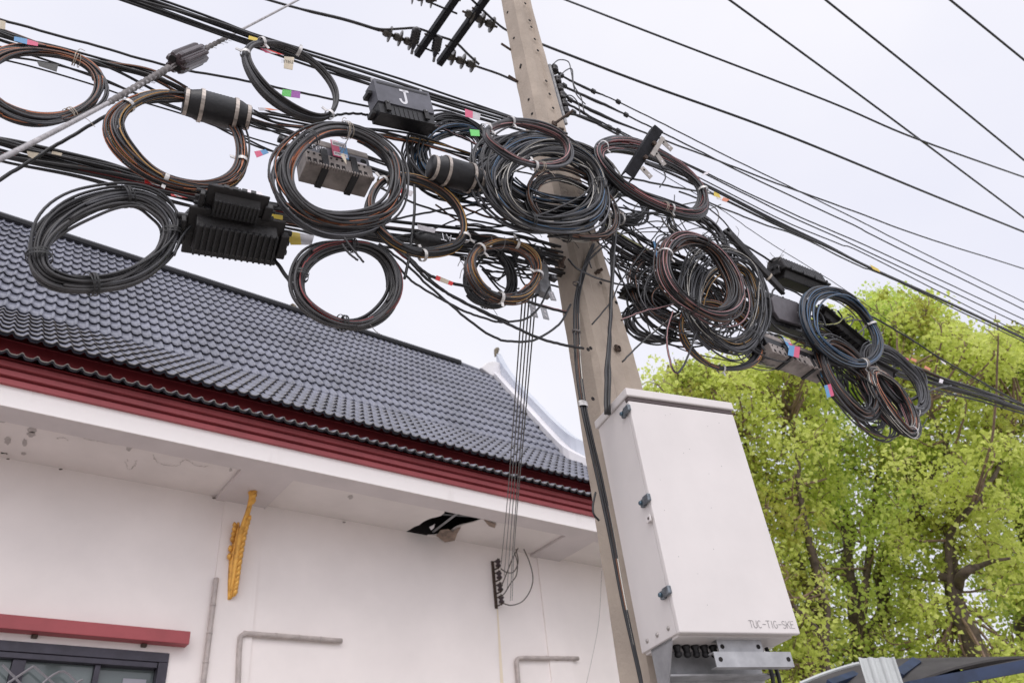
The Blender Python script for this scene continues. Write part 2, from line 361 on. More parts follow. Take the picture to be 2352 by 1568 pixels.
# peeled patches and nail rust, slightly proud flakes
mb = MB()
PATCH = mat('peeled_patch', (.46, .415, .395), .9, var=.2, scale=20)
def patch(cx, cy, rx, ry, sd, m=PATCH, z=4.0, lift=.003, n=14):
    r = np.random.RandomState(sd); D = [(cx+rx*math.cos(t)*r.uniform(.6, 1.15), cy+ry*math.sin(t)*r.uniform(.6, 1.15)) for t in np.arange(n)*2*PI/n]
    q = [onZ(a, b, z) for a, b in D]; mb.add([(p[0], p[1], EYE[2]+z-lift) for p in q], [list(range(n))[::-1]], m)
for i, a in enumerate([(74, 985, 11, 10), (72, 997, 12, 7), (18, 1011, 9, 10), (57, 1015, 6, 11), (54, 1041, 6, 4), (296, 1028, 8, 9), (6, 966, 9, 5), (530, 1077, 4, 5), (805, 1140, 7, 5)]): patch(*a, 20+i)
for i, (x, y) in enumerate([(140, 1077), (19, 1053), (492, 1143), (790, 1199), (518, 1147), (675, 1188)]): patch(x, y, 5, 2, 40+i, RUST, 3.97, .001, 8)
CRK = mat('mould_stain', (.33, .29, .265), .9)
def stain(pts, w=.008, z=4.0, m=CRK):
    q = np.array([onZ(a, b, z) for a, b in pts]); q = spl(q, 8); q[:, 2] = EYE[2]+z-.0025; r = np.random.RandomState(int(pts[0][0])); q[:, :2] += r.normal(0, .008, (len(q), 2))
    d = np.gradient(q, axis=0); nn = np.stack([-d[:, 1], d[:, 0], 0*d[:, 0]], -1); nn /= np.linalg.norm(nn, axis=1)[:, None]+1e-9; ww = (w*r.uniform(.1, 1, len(q)))[:, None]
    k = len(q); mb.add(np.concatenate([q+nn*ww/2, q-nn*ww/2]), [(i, i+1, k+i+1, k+i) for i in range(k-1)], m)
stain([(352, 1042), (358, 1058), (385, 1068), (412, 1066), (425, 1054), (440, 1062), (452, 1069), (478, 1070)]); stain([(295, 1052), (290, 1068), (298, 1078), (310, 1068), (314, 1056)])
stain([(145, 990), (160, 998), (200, 1008), (225, 1012), (260, 1020)], .006); stain([(0, 1038), (8, 1040), (16, 1041)], .03); stain([(893, 1215), (900, 1217), (908, 1219)], .012)
stain([(130, 1008), (140, 1003), (152, 1006), (158, 1012)], .006)
mb.obj('peeled_patch', B)
# fascia
mb = MB(); mb.box((XL, YF, ZF-.004), (XR, YF+.012, EYE[2]+.592*YF), WHT); mb.obj('fascia_board', B)
mb = MB(); z3 = EYE[2]; zt = EYE[2]+.628*6.93; zb = EYE[2]+.592*YF
h = (zt-zb)/3
for k in range(3):
    z0 = zb+h*k; yo = 6.955-.022*k
    mb.prism([(yo, z0), (yo-.004, z0+h*.62), (yo+.03, z0+h*.66), (yo+.03, z0+h), (7.1, z0+h), (7.1, z0)], XL, XR, RED, 0)
mb.obj('red_moulding', B)
mb = MB(); mb.box((XL, 7.06, zt-.02), (XR, 7.10, EYE[2]+4.70), REDD); mb.box((XL, 6.90, zt-.002), (XR, 7.06, zt+.002), REDD); mb.add([(XL, 6.925, z3+4.545), (XR, 6.925, z3+4.545), (XR, 7.059, z3+4.655), (XL, 7.059, z3+4.655)], [(0, 1, 2, 3)], REDD); mb.obj('red_board', B)

# tile courses
PER = .117
def prof(x):      # one roll and one pan per period
    t = (x/PER) % 1
    return np.where(t < .42, .027*np.sin(np.pi*t/.42), -.004*np.sin(np.pi*(t-.42)/.58))
def xend(Y): return 7.82+.257*(Y-8.33) if Y > 8.33 else 7.82+.45*(8.33-Y)
def courses(mb, lows, x0, xe, lip=.026, samples=9, edge=None):
    """lows: list of (Y,Z) for the lower edge of each course plus the last upper edge"""
    for i in range(len(lows)-1):
        (ya, za), (yb, zb) = lows[i], lows[i+1]
        d = np.array([yb-ya, zb-za]); L = np.linalg.norm(d); d /= L; nrm = np.array([-d[1], d[0]])
        X1 = xe(ya) if callable(xe) else xe
        xs = np.arange(x0, X1, PER/samples); h = prof(xs); jit = np.repeat(np.random.RandomState(i).uniform(-.003, .003, len(xs)//samples+2), samples)[:len(xs)]
        rows = []
        for (s_, up, hh) in ((0, -.012, h), (-.001, lip-.009, h), (-.004, lip-.0088, h), (-.004, lip, h), (L*.5, lip*.5, h), (L*1.06, .000, h)):
            y = ya+d[0]*(s_+jit)+nrm[0]*(up+hh); z = za+d[1]*(s_+jit)+nrm[1]*(up+hh)
            rows.append(np.stack([xs, y, z], -1))
        v = np.concatenate(rows); n = len(xs); q = np.arange(n-1); F_ = []; Mi = []
        a, b, c_ = mb.mi(TILE_SHADE), mb.mi(TILE), mb.mi(edge or TILE)
        for r_ in range(5):
            F_.append(np.stack([r_*n+q, r_*n+q+1, (r_+1)*n+q+1, (r_+1)*n+q], -1)); Mi += [a if r_ == 0 else (c_ if r_ < 3 else b)]*(n-1)
        mb.add(v, np.concatenate(F_), Mi)
z3 = EYE[2]
low = [(6.9+1.43*k/6, z3+4.58+1.25*k/6) for k in range(7)]
steep = [(8.33+2.53*k/13, z3+5.83+3.30*k/13) for k in range(14)]
mb = MB(); courses(mb, low, XL, lambda Y: xend(Y)+.0, edge=TILEL); o = mb.obj('tile_courses', B, smooth=True); o['label'] = 'shallow lower slope of slate blue tiles'
mb = MB(); courses(mb, steep, XL, lambda Y: xend(Y)+.0); o = mb.obj('tile_courses', B, smooth=True); o['label'] = 'steep upper slope of slate blue tiles'
mb = MB(); courses(mb, [(6.80, z3+4.325), (7.055, z3+4.46)], XL, 8.45, lip=.016, edge=TILEL); o = mb.obj('eave_tile_row', B, smooth=True)
mb = MB()
mb.quad((XL, 7.02, z3+4.64), (xend(7.02), 7.02, z3+4.64), (xend(8.36), 8.36, z3+5.79), (XL, 8.36, z3+5.79), DARK)
mb.quad((XL, 8.36, z3+5.79), (xend(8.36), 8.36, z3+5.79), (xend(10.88), 10.88, z3+9.08), (XL, 10.88, z3+9.08), DARK)
mb.quad((XL, 10.88, z3+9.08), (xend(10.88), 10.88, z3+9.08), (xend(10.88), 14.5, z3+4.5), (XL, 14.5, z3+4.5), TILE)
mb.box((XL+.3, 8.30, ZS+.03), (7.7, 8.36, z3+5.7), DARK); mb.obj('roof_deck_and_light_stop', B)  # dark inner panel added to block sky light through the eave gap
mb = MB(); xs = xend(10.86)
mb.tube([(XL, 10.83, z3+9.16), (xs-.8, 10.83, z3+9.16)], .070, mat('ridge_cap', (.010, .010, .014), .6), 10); mb.tube([(xs-.85, 10.86, z3+9.16), (xs, 10.86, z3+9.10)], .06, TILE, 10)
mb.obj('ridge_cap', B)
# barge board: flaring curve rising above the tiles
def surf(Y): return 4.58+.874*(Y-6.9) if Y < 8.33 else 5.83+1.304*(Y-8.33)
YS = np.linspace(7.15, 10.86, 34); SF = np.array([surf(y) for y in YS]); SF = np.convolve(np.pad(SF, 3, 'reflect', reflect_type='odd'), np.ones(7)/7, 'valid')
S_ = np.stack([YS, SF, SF+np.interp(YS, [6.9, 8.1, 9.0, 10.2, 10.6, 10.86], [.44, .44, .38, .38, .46, .64])], -1)
S2 = np.stack([YS, SF], -1)
def bargestrip(mb, s3, x_off, th, m):
    n = len(s3); v = []
    for y, zb_, zt_ in s3:
        x = xend(y)+x_off
        v += [(x, y, z3+zb_-.05), (x, y, z3+zt_), (x+th, y, z3+zt_), (x+th, y, z3+zb_-.05)]
    f = []
    for i in range(n-1):
        for k in range(4): f.append((i*4+k, i*4+(k+1) % 4, (i+1)*4+(k+1) % 4, (i+1)*4+k))
    f += [(0, 1, 2, 3), (n*4-1, n*4-2, n*4-3, n*4-4)]; mb.add(v, f, m)
mb = MB(); bargestrip(mb, S_, .16, .14, SPEC); mb.obj('barge_board', B, smooth=False)
mb = MB(); bargestrip(mb, np.stack([S2[:, 0], S2[:, 1], S2[:, 1]+.17], -1), -.02, .176, BARG); mb.obj('barge_flashing', B)
# finial base at the end of the ridge
mb = MB(); p = [(9.0-.9, 10.16), (9.0-.4, 10.42), (9.0+.1, 10.56), (9.4, 10.6), (9.75, 10.5), (9.72, 10.12), (9.3, 10.1)]
p = [(8.10, 9.13), (8.28, 9.32), (8.45, 9.41), (8.66, 9.42), (8.66, 9.05), (8.35, 9.02)]; mb.prism([(a, z3+b) for a, b in p], 10.72, 10.96, BARG, 1); mb.obj('ridge_end_block', B, bevel=.02)

# window
WN = MB(); y0 = YW+.03
WN.box((wx0, y0-.05, wz1-.085), (wx1, y0+.10, wz1), FRM); WN.box((wx0+.09, y0-.04, wz1-.135), (wx1-.09, y0+.09, wz1-.087), FRM)
WN.box((wx1-.085, y0-.05, 1.9), (wx1, y0+.10, wz1-.087), FRM)
for x, w in ((.965, .10), (1.58, .045), (-.6, .1)): WN.box((x-w/2, y0-.02, 1.9), (x+w/2, y0+.08, wz1-.137), FRM)
win = WN.obj('window', B, bevel=.004)
mb = MB()
for x0, x1, dy in ((-.5, .912, .03), (1.018, 1.555, .03), (1.605, wx1-.087, .055)): mb.box((x0, y0+dy, 1.95), (x1, y0+dy+.006, wz1-.137), PANE)
mb.obj('pane', win)
mb = MB(); GR = mat('grille_metal', (.30, .29, .31), .4, .5)
for D in ([(5, 1526), (36, 1557), (60, 1585)], [(0, 1580), (36, 1556), (77, 1529)], [(77, 1529), (122, 1568), (140, 1585)], [(80, 1590), (112, 1556), (146, 1541), (177, 1568), (200, 1588)], [(150, 1590), (178, 1566), (190, 1560)]):
    mb.tube(spl([onY(a, b, YW-.035) for a, b in D], 3), .010, GR, 5)
mb.obj('grille', win)
mb = MB(); mb.box((1.82, y0+.045, 3.2), (2.02, y0+.049, 3.745), mat('curtain', (.34, .33, .37), .7)); mb.obj('paper_sheet', win)
# red hood over the window
mb = MB(); pa = onY(0, 1410, YW-.12); mb.box((XL, YW-.12, z3+.302*YW), (2.30, YW-.001, z3+.302*YW+.118), RED)
for x in (.2, 1.0, 1.9): mb.box((x, YW-.04, z3+.302*YW-.03), (x+.05, YW-.001, z3+.302*YW), RUST)
mb.obj('window_hood', B, bevel=.006)

# gilded naga bracket
NB = MB()
top = (2.69, YW-.45, ZF); 
prof_ = [(YW-.03, z3+2.93), (YW-.05, z3+3.05), (YW-.07, z3+3.2), (YW-.10, z3+3.38), (YW-.15, z3+3.55), (YW-.22, z3+3.68), (YW-.30, z3+3.79), (YW-.34, z3+3.90), (YW-.33, z3+3.955)]
Q = spl([(2.67, a, b) for a, b in prof_], 6); tt = np.linspace(0, 1, len(Q)); rad = np.interp(tt, [0, .1, .3, .5, .7, .85, 1], [.014, .026, .036, .038, .026, .026, .038])
NB.tube(Q, rad, GOLD, 10)
# second stem hugging the wall and scales
Q2 = spl([(2.66, YW-.02, z3+2.92), (2.65, YW-.025, z3+3.15), (2.65, YW-.03, z3+3.42), (2.66, YW-.05, z3+3.60), (2.65, YW-.08, z3+3.72)], 6); NB.tube(Q2, np.interp(np.linspace(0, 1, len(Q2)), [0, .4, .8, 1], [.016, .036, .028, .012]), GOLD, 8)
for k in range(15):
    s_ = .05+k*.042; i = int(s_*(len(Q)-1)); c = Q[i]; NB.lathe(c+np.array([.01, -.02, -.03]), c+np.array([.035, -.055, .045]), [(0, .004), (.02, .022), (.055, .025), (.085, .010), (.093, .002)], GOLD, 8)
for k in range(6):
    c = Q2[int((.45+.09*k)*(len(Q2)-1))]; NB.lathe(c+np.array([-.03, -.01, -.02]), c+np.array([-.055, -.03, .045]), [(0, .004), (.02, .022), (.05, .024), (.075, .004)], GOLD, 8)
for k in range(3):
    c = Q[int((.82+.07*k)*(len(Q)-1))]; NB.lathe(c+np.array([.0, -.01, -.03]), c+np.array([.035, -.03, .05]), [(0, .004), (.02, .03), (.06, .03), (.09, .005)], GOLD, 8)
NB.obj('gilded_bracket', B, smooth=True)
# rust streak under the rack
mb = MB(); mb.quad(*[onY(a, b, YW-.003) for a, b in ((1141, 1398), (1144, 1398), (1158, 1590), (1150, 1590))], mat('ochre_streak', (.80, .69, .54), .85)); mb.obj('stain_streak', B)

# conduits on the wall
def conduit(pts, label, r=.025):
    q = [onY(a, b, YW-.035) for a, b in pts]; mb = MB(); mb.tube(spl(q, 6) if len(q) > 2 else spl(q, 12), r, PIPE, 10)
    for k in range(1, 4):
        c = q[0]+(q[-1]-q[0])*k/4 if len(q) == 2 else q[-1]+(q[-2]-q[-1])*k/4
        d = (q[-1]-q[-2]); d /= np.linalg.norm(d); mb.cyl(c-d*.010, c+d*.010, r*1.12, PIPE, 10)
    tag(mb.obj('conduit', smooth=True), label, 'conduit', 'grey conduits on the white wall')
conduit([(497, 1327), (464, 1590)], 'vertical grey conduit beside the gilded bracket')
conduit([(546, 1590), (549, 1500), (551, 1474), (553, 1461), (563, 1455), (580, 1455), (785, 1471)], 'bent grey conduit below the gilded bracket')
conduit([(1192, 1590), (1189, 1540), (1187, 1521), (1190, 1512), (1200, 1510), (1230, 1510), (1328, 1511)], 'short bent grey conduit nearest the concrete pole')

# spool rack on the wall
rk0 = onY(1133, 1287, YW-.03); rk1 = onY(1142, 1395, YW-.03)
T = thing('spool_rack', 'rusty rack of four spool insulators screwed to the white wall', 'insulator rack', rk1)
mb = MB(); mb.box((rk0[0]-.018, YW-.02, rk1[2]), (rk0[0]+.018, YW-.001, rk0[2]), RUST); mb.obj('back_bar', T)
spools = []
for k in range(4):
    z = rk1[2]+.08+(rk0[2]-rk1[2]-.14)*k/3; x = rk0[0]+.02
    mb = MB(); mb.lathe((x, YW-.10, z-.04), (x, YW-.10, z+.04), [(0, .02), (.005, .035), (.02, .037), (.03, .024), (.04, .022), (.05, .024), (.06, .037), (.075, .035), (.08, .02)], PORC, 12)
    mb.obj('spool_insulator', T, smooth=True)
    mb = MB(); mb.box((x-.012, YW-.13, z-.055), (x+.012, YW-.02, z-.047), RUST); mb.box((x-.012, YW-.13, z+.047), (x+.012, YW-.02, z+.055), RUST); mb.cyl((x, YW-.10, z-.07), (x, YW-.10, z+.07), .006, RUST, 6); mb.obj('clevis', T)
    spools.append(np.array((x+.035, YW-.11, z)))
# ================================================================== the concrete pole
PT = thing('utility_pole', 'square tapering concrete utility pole with rusty step bolts', 'utility pole', (2.2, 2.08, 0))
lv = [(-1.6, 2.14, 2.0, .34, .20), (.6, 2.125, 2.0, .32, .19), (1.95, 2.13, 2.0, .288, .17), (2.5, 2.118, 2.0, .25, .155), (3.5, 2.062, 2.0, .212, .145), (4.65, 2.04, 2.0, .155, .15), (6.6, 1.99, 2.0, .12, .13)]
mb = MB(); v = []; ch = .022
zz = []
for i in range(len(lv)-1):
    for k in range(10): t = k/10; zz.append(tuple(np.array(lv[i])*(1-t)+np.array(lv[i+1])*t))
zz.append(lv[-1]); pr = np.random.RandomState(2)
for z, x, y, wx, wy in zz:
    g = .012
    ring = [(x+ch, y), (x+wx*.30, y), (x+wx*.37, y+g), (x+wx*.63, y+g), (x+wx*.70, y), (x+wx-ch, y), (x+wx, y+ch), (x+wx, y+wy-ch), (x+wx-ch, y+wy), (x+ch, y+wy), (x, y+wy-ch), (x, y+ch)]
    v += [(a+pr.normal(0, .0012), b+pr.normal(0, .0012), z3+z) for a, b in ring]
n = 12; K = len(zz)
f = [(i*n+j, i*n+(j+1) % n, (i+1)*n+(j+1) % n, (i+1)*n+j) for i in range(K-1) for j in range(n)]; f.append([(K-1)*n+j for j in range(n)])
mb.add(v, f, CONC); mb.obj('shaft', PT)
def polexy(z): return [float(np.interp(z, [q[0] for q in lv], [q[k] for q in lv])) for k in (1, 2, 3, 4)]
# bolt holes as small dark recesses (short dark plugs) along both faces
mb = MB()
for px, py in ((1206, 9), (1216, 48), (1220, 63), (1228, 91), (1235, 117), (1254, 187), (1262, 217), (1270, 249), (1375, 622), (1379, 650), (1415, 695), (1432, 727), (1400, 748), (1356, 800), (1361, 916), (1350, 803)):
    q = onY(px, py, 2.0); x, y, wx, wy = polexy(q[2]-z3); c = np.array([q[0], 1.999, q[2]])
    mb.cyl(c, c+np.array([0, -.003, 0]), .009, DARK, 8)
for px, py in ((1166, 29), (1179, 87), (1193, 148), (1192, 153), (1209, 226), (1216, 258)):
    q = onX(px, py, 2.04); c = np.array([polexy(q[2]-z3)[0]-.004, q[1], q[2]]); mb.cyl(c, c+np.array([.008, 0, 0]), .008, DARK, 8)
mb.obj('bolt_hole', PT)
def stepbolt(px, py, dirv, L, plate=True, face='y'):
    q = onY(px, py, 2.0) if face == 'y' else onX(px, py, polexy(2.9)[0]+.0)
    mb = MB(); d = np.array(dirv, float); d /= np.linalg.norm(d)
    mb.cyl(q-d*.02, q+d*L, .0075, RUST, 8); mb.cyl(q-d*.0, q+d*.012, .012, RUST, 6)
    if plate: mb.box(q-np.array([.014, .008, .014]), q+np.array([.014, .004, .014]), RUST)
    mb.obj('step_bolt', PT)
stepbolt(1187, 124, (-1, -.05, .0), .12, True, 'x'); stepbolt(1202, 196, (-1, -.05, .02), .11, True, 'x')
stepbolt(1273, 285, (.55, -.7, .5), .13); stepbolt(1288, 300, (.3, -1, 0), .02); stepbolt(1372, 625, (.3, -1, .1), .03, False); stepbolt(1288, 607, (-.3, -1, 0), .05, True); stepbolt(1418, 800, (0, -1, 0), .012, True)
# cross arms near the pole top, clamping it from both sides
ZA = 5.9
for k, (x, yend) in enumerate(((2.17-.0, 3.40), (2.37, 3.37))):
    T = thing('crossarm', ['black steel crossarm on the left of the pair above the pole', 'black steel crossarm on the right of the pair above the pole'][k], 'crossarm', (x, 2.4, z3+ZA), 'crossarms of the high line')
    mb = MB(); w = .062
    mb.box((x, 1.0, z3+ZA), (x+.008, yend, z3+ZA+w), BLKS); mb.box((x+.0085, 1.0, z3+ZA+w-.008), (x+.05, yend, z3+ZA+w), BLKS); mb.box((x+.0085, 1.0, z3+ZA), (x+.05, yend, z3+ZA+.008), BLKS)
    mb.obj('channel', T)
    for y in (1.4, 1.9, 2.5, 2.8, 3.2): mb = MB(); mb.cyl((x-.02, y, z3+ZA+.037), (x+.07, y, z3+ZA+.037), .008, RUST, 8); mb.obj('bolt', T)

# ================================================================== high line hardware
def discstring(a, b, z, label, n=3):
    A = onZ(*a, z); Bp = onZ(*b, z); L = np.linalg.norm(Bp-A); T = thing('strain_insulator', label, 'insulator', (A+Bp)/2, 'strings of disc insulators at the crossarms')
    d = (Bp-A)/L
    for k in range(n):
        s_ = L*(.08+.86*k/n); l = L*.86/n; p0 = A+d*s_; p1 = A+d*(s_+l)
        mb = MB(); r = .066
        mb.lathe(p0, p1, [(0, .012), (l*.08, .028), (l*.35, .034), (l*.58, .028), (l*.60, r*.8), (l*.64, r), (l*.70, r), (l*.72, r*.6), (l*.78, .020), (l, .013)], PORCO, 18)
        mb.obj('insulator_disc', T, smooth=True)
    mb = MB(); mb.tube([A, A+d*L*.1], .010, RUST, 6); mb.tube([A+d*L*.93, Bp], .010, RUST, 6); mb.obj('clevis', T)
    return A, Bp
discstring((872, 70), (956, 103), ZA+.03, 'string of three brown discs left of the crossarm pair')
discstring((1018, 125), (1098, 154), ZA+.03, 'lower string of three brown discs right of the crossarm pair')
discstring((1062, 26), (1142, 63), ZA+.03, 'upper string of three brown discs right of the crossarm pair')
discstring((928, -14), (1003, 2), ZA+.03, 'string of discs cut by the top of the photo')
def pinins(px, py, qx, qy, label):
    A = onZ(px, py, ZA+.0); Bp = onZ(qx, qy, ZA+.0); T = thing('pin_insulator', label, 'insulator', A, 'ribbed pin insulators on the crossarms')
    mb = MB(); L = np.linalg.norm(Bp-A); pr_ = [(0, .018)]
    for k in range(5): pr_ += [(L*(.3+.13*k), .036), (L*(.3+.13*k+.04), .050), (L*(.3+.13*k+.08), .050), (L*(.3+.13*k+.12), .034)]
    pr_ += [(L, .02)]; mb.lathe(A, Bp, [(a_, b_*.8) for a_, b_ in pr_], PORK, 16); mb.obj('ribbed_body', T, smooth=True)
    mb = MB(); d = (Bp-A)/L; mb.cyl(A-d*.05, A, .012, GALD, 8); mb.obj('pin', T)
pinins(948, 112, 958, 64, 'ribbed pin insulator on the left crossarm'); pinins(998, 130, 1007, 82, 'ribbed pin insulator on the right crossarm')

def view(p):
    c = (np.array(p)-EYE)@R; return CX-F*c[0]/c[2], CY+F*c[1]/c[2]
def runon(q, dist=6, zf=.8):
    """a line that leaves the view goes on along its span, as it does in the street"""
    for end in (0, 1):
        e, n_ = (q[0], q[1]) if end == 0 else (q[-1], q[-2]); x, y = view(e)
        if 0 <= x <= 2352 and 0 <= y <= 1568: continue
        d = e-n_; d = d/np.linalg.norm(d); ex = [e+d*np.array([1, 1, zf])*dist*t for t in (.04, .3, .65, 1)]
        q = np.vstack([ex[::-1], q]) if end == 0 else np.vstack([q, ex])
    return q
def wire(pts3, r, label, group=None, m=BLK, name='overhead_wire', cat='wire', stripe=None, n=6, seg=8, twist=.15, wob=0, bulge=None):
    q = spl(pts3, seg)
    if wob:
        x = np.linspace(0, 40, len(q)); q = q.copy(); q[:, 2] += wob*snoise(x, 5); q[:, 1] += wob*snoise(x, 5)
    rr = np.full(len(q), r)
    if bulge is not None: rr = r*np.interp(np.linspace(0, 1, len(q)), [b[0] for b in bulge], [b[1] for b in bulge])
    if r > .004:
        n0 = len(q); q_ = runon(q, 14 if name == 'overhead_wire' else 6); a_ = 4 if np.abs(q_[0]-q[0]).sum() > 1e-6 else 0; rr = np.pad(rr, (a_, len(q_)-n0-a_), 'edge'); q = q_
    mb = MB(); mb.tube(q, rr, m, n, stripe=stripe, twist=twist, ph=rnd.randrange(n))
    return tag(mb.obj(name, smooth=True), label, cat, group)
HZ = lambda D, z=ZA+.03: [onZ(a, b, z) for a, b in D]
wire(HZ([(560, -16), (690, 21), (790, 45), (872, 70)]), .011, 'thick high line wire running left from the brown discs', bulge=[(0, 1), (.35, 1), (.4, 1.3), (1, 1.3)])
wire(HZ([(845, 62), (880, 68), (925, 66), (955, 65), (985, 74), (1007, 83), (1045, 97), (1075, 125), (1100, 148)]), .011, 'jumper wire looping past both pin insulators')
wire(HZ([(1098, 154), (1150, 172), (1205, 197), (1240, 212)]), .011, 'high line wire reaching the pole at the lower rusty bolt')
wire(HZ([(1070, -14), (1110, 25), (1157, 66), (1200, 84)]), .010, 'high line wire passing behind the top of the pole')
wire(HZ([(958, 104), (1008, 124)]), .009, 'short rod tying the two crossarms together', cat='rod', name='tie_rod')
wire(HZ([(985, 5), (1050, 32)]), .009, 'short wire joining the crossarms at the top edge', cat='rod', name='tie_rod')
def yz(D): return [onY(a, b, y) for a, b, y in D]
wire(yz([(1180, 75, 2.6), (1257, 107, 2.35), (1480, 192, 2.1), (1800, 308, 1.8), (2139, 447, 1.6), (2400, 552, 1.45)]), .0095, 'high wire leaving the pole top above the spool insulators')
wire(yz([(1240, -22, 2.8), (1330, 12, 2.55), (1500, 78, 2.2), (1900, 232, 1.7), (2108, 320, 1.5), (2400, 424, 1.25)]), .009, 'second high wire from the top edge crossing a steeper one')
wire(HZ([(1600, -52), (1675, 0), (2020, 252), (2352, 500), (2420, 552)], 7), .0115, 'steep high wire crossing another at the right of the sky', 'steep parallel high wires')
wire(HZ([(1800, -80), (1896, 0), (2140, 195), (2352, 368), (2420, 425)], 7), .0115, 'steep high wire in the middle of the right sky', 'steep parallel high wires')
wire(HZ([(2080, -80), (2182, 0), (2352, 138), (2420, 194)], 7), .0115, 'steep high wire cutting the top right corner', 'steep parallel high wires')

# five low voltage wires right of the pole and their spools
T = thing('spool_rack', 'column of brown spool insulators on the far side of the pole', 'insulator rack', onY(1282, 270, 2.17))
for k, (x, y) in enumerate(((1277, 160), (1284, 186), (1289, 205), (1294, 222), (1299, 240), (1303, 258))):
    c = onY(x-4, y, 2.2); mb = MB(); mb.lathe(c+np.array([0, 0, -.03]), c+np.array([0, 0, .035]), [(0, .014), (.005, .026), (.02, .028), (.03, .018), (.04, .028), (.055, .026), (.065, .014)], PORK, 12); mb.obj('spool_insulator', T, smooth=True)
mb = MB(); mb.tube([onY(1262, 150, 2.2), onY(1300, 285, 2.2)], .012, GALD, 6); mb.obj('rack_bar', T)
lv_ = [([(1280, 165), (1296, 178), (1358, 208), (1418, 233), (1545, 296), (1715, 381), (1960, 500), (2060, 551), (2352, 694), (2420, 728)], .0050),
 ([(1285, 190), (1298, 200), (1371, 233), (1438, 264), (1498, 294), (1571, 329), (1715, 402), (1960, 517), (2026, 551), (2352, 711), (2420, 745)], .0055),
 ([(1292, 212), (1316, 232), (1389, 268), (1493, 310), (1597, 349), (1760, 412), (1960, 485), (2141, 551), (2352, 617), (2420, 640)], .0070),
 ([(1297, 235), (1319, 247), (1363, 272), (1467, 323), (1623, 398), (1840, 500), (1984, 562), (2352, 733), (2420, 765)], .0055),
 ([(1302, 255), (1321, 264), (1389, 290), (1441, 314), (1600, 390), (1800, 490), (1950, 558), (2352, 748), (2420, 780)], .0055),
 ([(1304, 260), (1350, 272), (1410, 305), (1600, 405), (1800, 507), (1927, 560), (2000, 590), (2344, 765), (2420, 802)], .005)]
nm_ = ['topmost of the six thin wires fanning right from the spools', 'second wire below the topmost in the fan of six', 'thickest wire of the fan, ending highest at the right edge', 'fourth wire of the fan right of the pole', 'fifth wire of the fan right of the pole', 'lowest wire of the fan right of the pole']
for (D, r), l in zip(lv_, nm_):
    wire([onY(a, b, float(np.interp(a, [1280, 2352], [2.2, 1.85]))) for a, b in D], r, l, 'thin wires fanning right from the pole', bulge=[(0, 1.8), (.12, 1.4), (.2, 2.0), (.3, 1), (1, 1)], wob=.002)
for k, (x, y) in enumerate(((1289, 173), (1296, 197), (1310, 230), (1317, 258), (1420, 234), (1438, 264), (1363, 210), (1400, 293), (1420, 301))):
    c = onY(x, y, float(np.interp(x, [1280, 2352], [2.2, 1.85]))); mb = MB(); mb.box(c-np.array([.018, .013, .014]), c+np.array([.018, .013, .014]), PL); tag(mb.obj('wire_clamp', bevel=.006), 'black block clamp gripping the thin wires %s' % ['nearest the top spool', 'below the second spool', 'beside the lower spools', 'under the lowest spool', 'farthest out on the top wire', 'farthest out on the second wire', 'halfway along the top wire', 'close above the pink coil', 'lowest, just above the pink coil'][k], 'clamp', 'clamps on the thin wires')
for D, l in (([(1270, 148), (1284, 138), (1305, 142), (1312, 165), (1318, 200), (1326, 220), (1345, 240)], 'upper thin lead arching from behind the pole'), ([(1282, 178), (1300, 162), (1314, 160), (1318, 195), (1335, 225), (1345, 262), (1382, 285)], 'lower thin lead arching over the spools'), ([(1290, 222), (1312, 220), (1328, 238), (1332, 262)], 'short thin lead bent down past the clamps')):
    wire(yz([(a, b, 2.15) for a, b in D]), .004, l, 'thin looped leads at the spools', name='lead_wire')

# guy wire with grips and porcelain insulator
gd = [(760, -44, 2.40), (685, 0, 2.34), (560, 66, 2.20), (470, 112, 2.05), (430, 136, 2.0), (385, 160, 1.95), (250, 236, 1.80), (120, 305, 1.64), (0, 366, 1.52), (-100, 416, 1.42)]
G = yz(gd)
T = thing('guy_wire', 'grey stay wire with twisted grips and a brown porcelain egg', 'guy wire', G[4])
mb = MB(); mb.tube(runon(spl(G[:4], 10), 3, 1), .0055, GUY, 7); o = mb.obj('strand', T, smooth=True)
mb = MB(); mb.tube(runon(spl(G[5:], 10), 2.6, 1), .0065, GUY, 7); o = mb.obj('strand', T, smooth=True)
def grip(D, r0, r1):
    q = spl(yz(D), 40); mb = MB(); x = np.arange(len(q)); rr = np.interp(x, [0, len(q)-1], [r0, r1])*(1+.18*np.sin(x*1.1)); mb.tube(q, rr, GUYD, 9)
    for k in range(5):
        i = rnd.randrange(3, len(q)-6); c = q[i]; a = np.linspace(0, 5.5, 14); e = rnd.uniform(.010, .016); mb.tube([c+np.array([e*math.cos(t)+.002*t, 0, e*math.sin(t)]) for t in a], .0009, GUYD, 4)
    mb.obj('grip', T, smooth=True)
grip([(530, 82, 2.15), (468, 114, 2.05)], .0075, .010); grip([(388, 156, 1.95), (320, 195, 1.88), (248, 237, 1.8)], .011, .0085)
mb = MB()
a, b = np.array(G[3])+0, np.array(onY(398, 152, 1.965)); d = b-a; L = np.linalg.norm(d)
for sgn in (-1, 1):
    mb.tube(spl([onY(480, 108, 2.07), a+np.array([.0, 0, .014*sgn]), (a+b)/2+np.array([0, -.01, .02*sgn]), b+np.array([.0, 0, .010*sgn]), onY(386, 158, 1.95)], 6), .0035, GUYD, 5)
mb.obj('loop', T, smooth=True)
mb = MB(); c0 = np.array(onY(402, 146, 1.97)); c1 = np.array(onY(460, 122, 2.03)); u = c1-c0; Lg = np.linalg.norm(u)
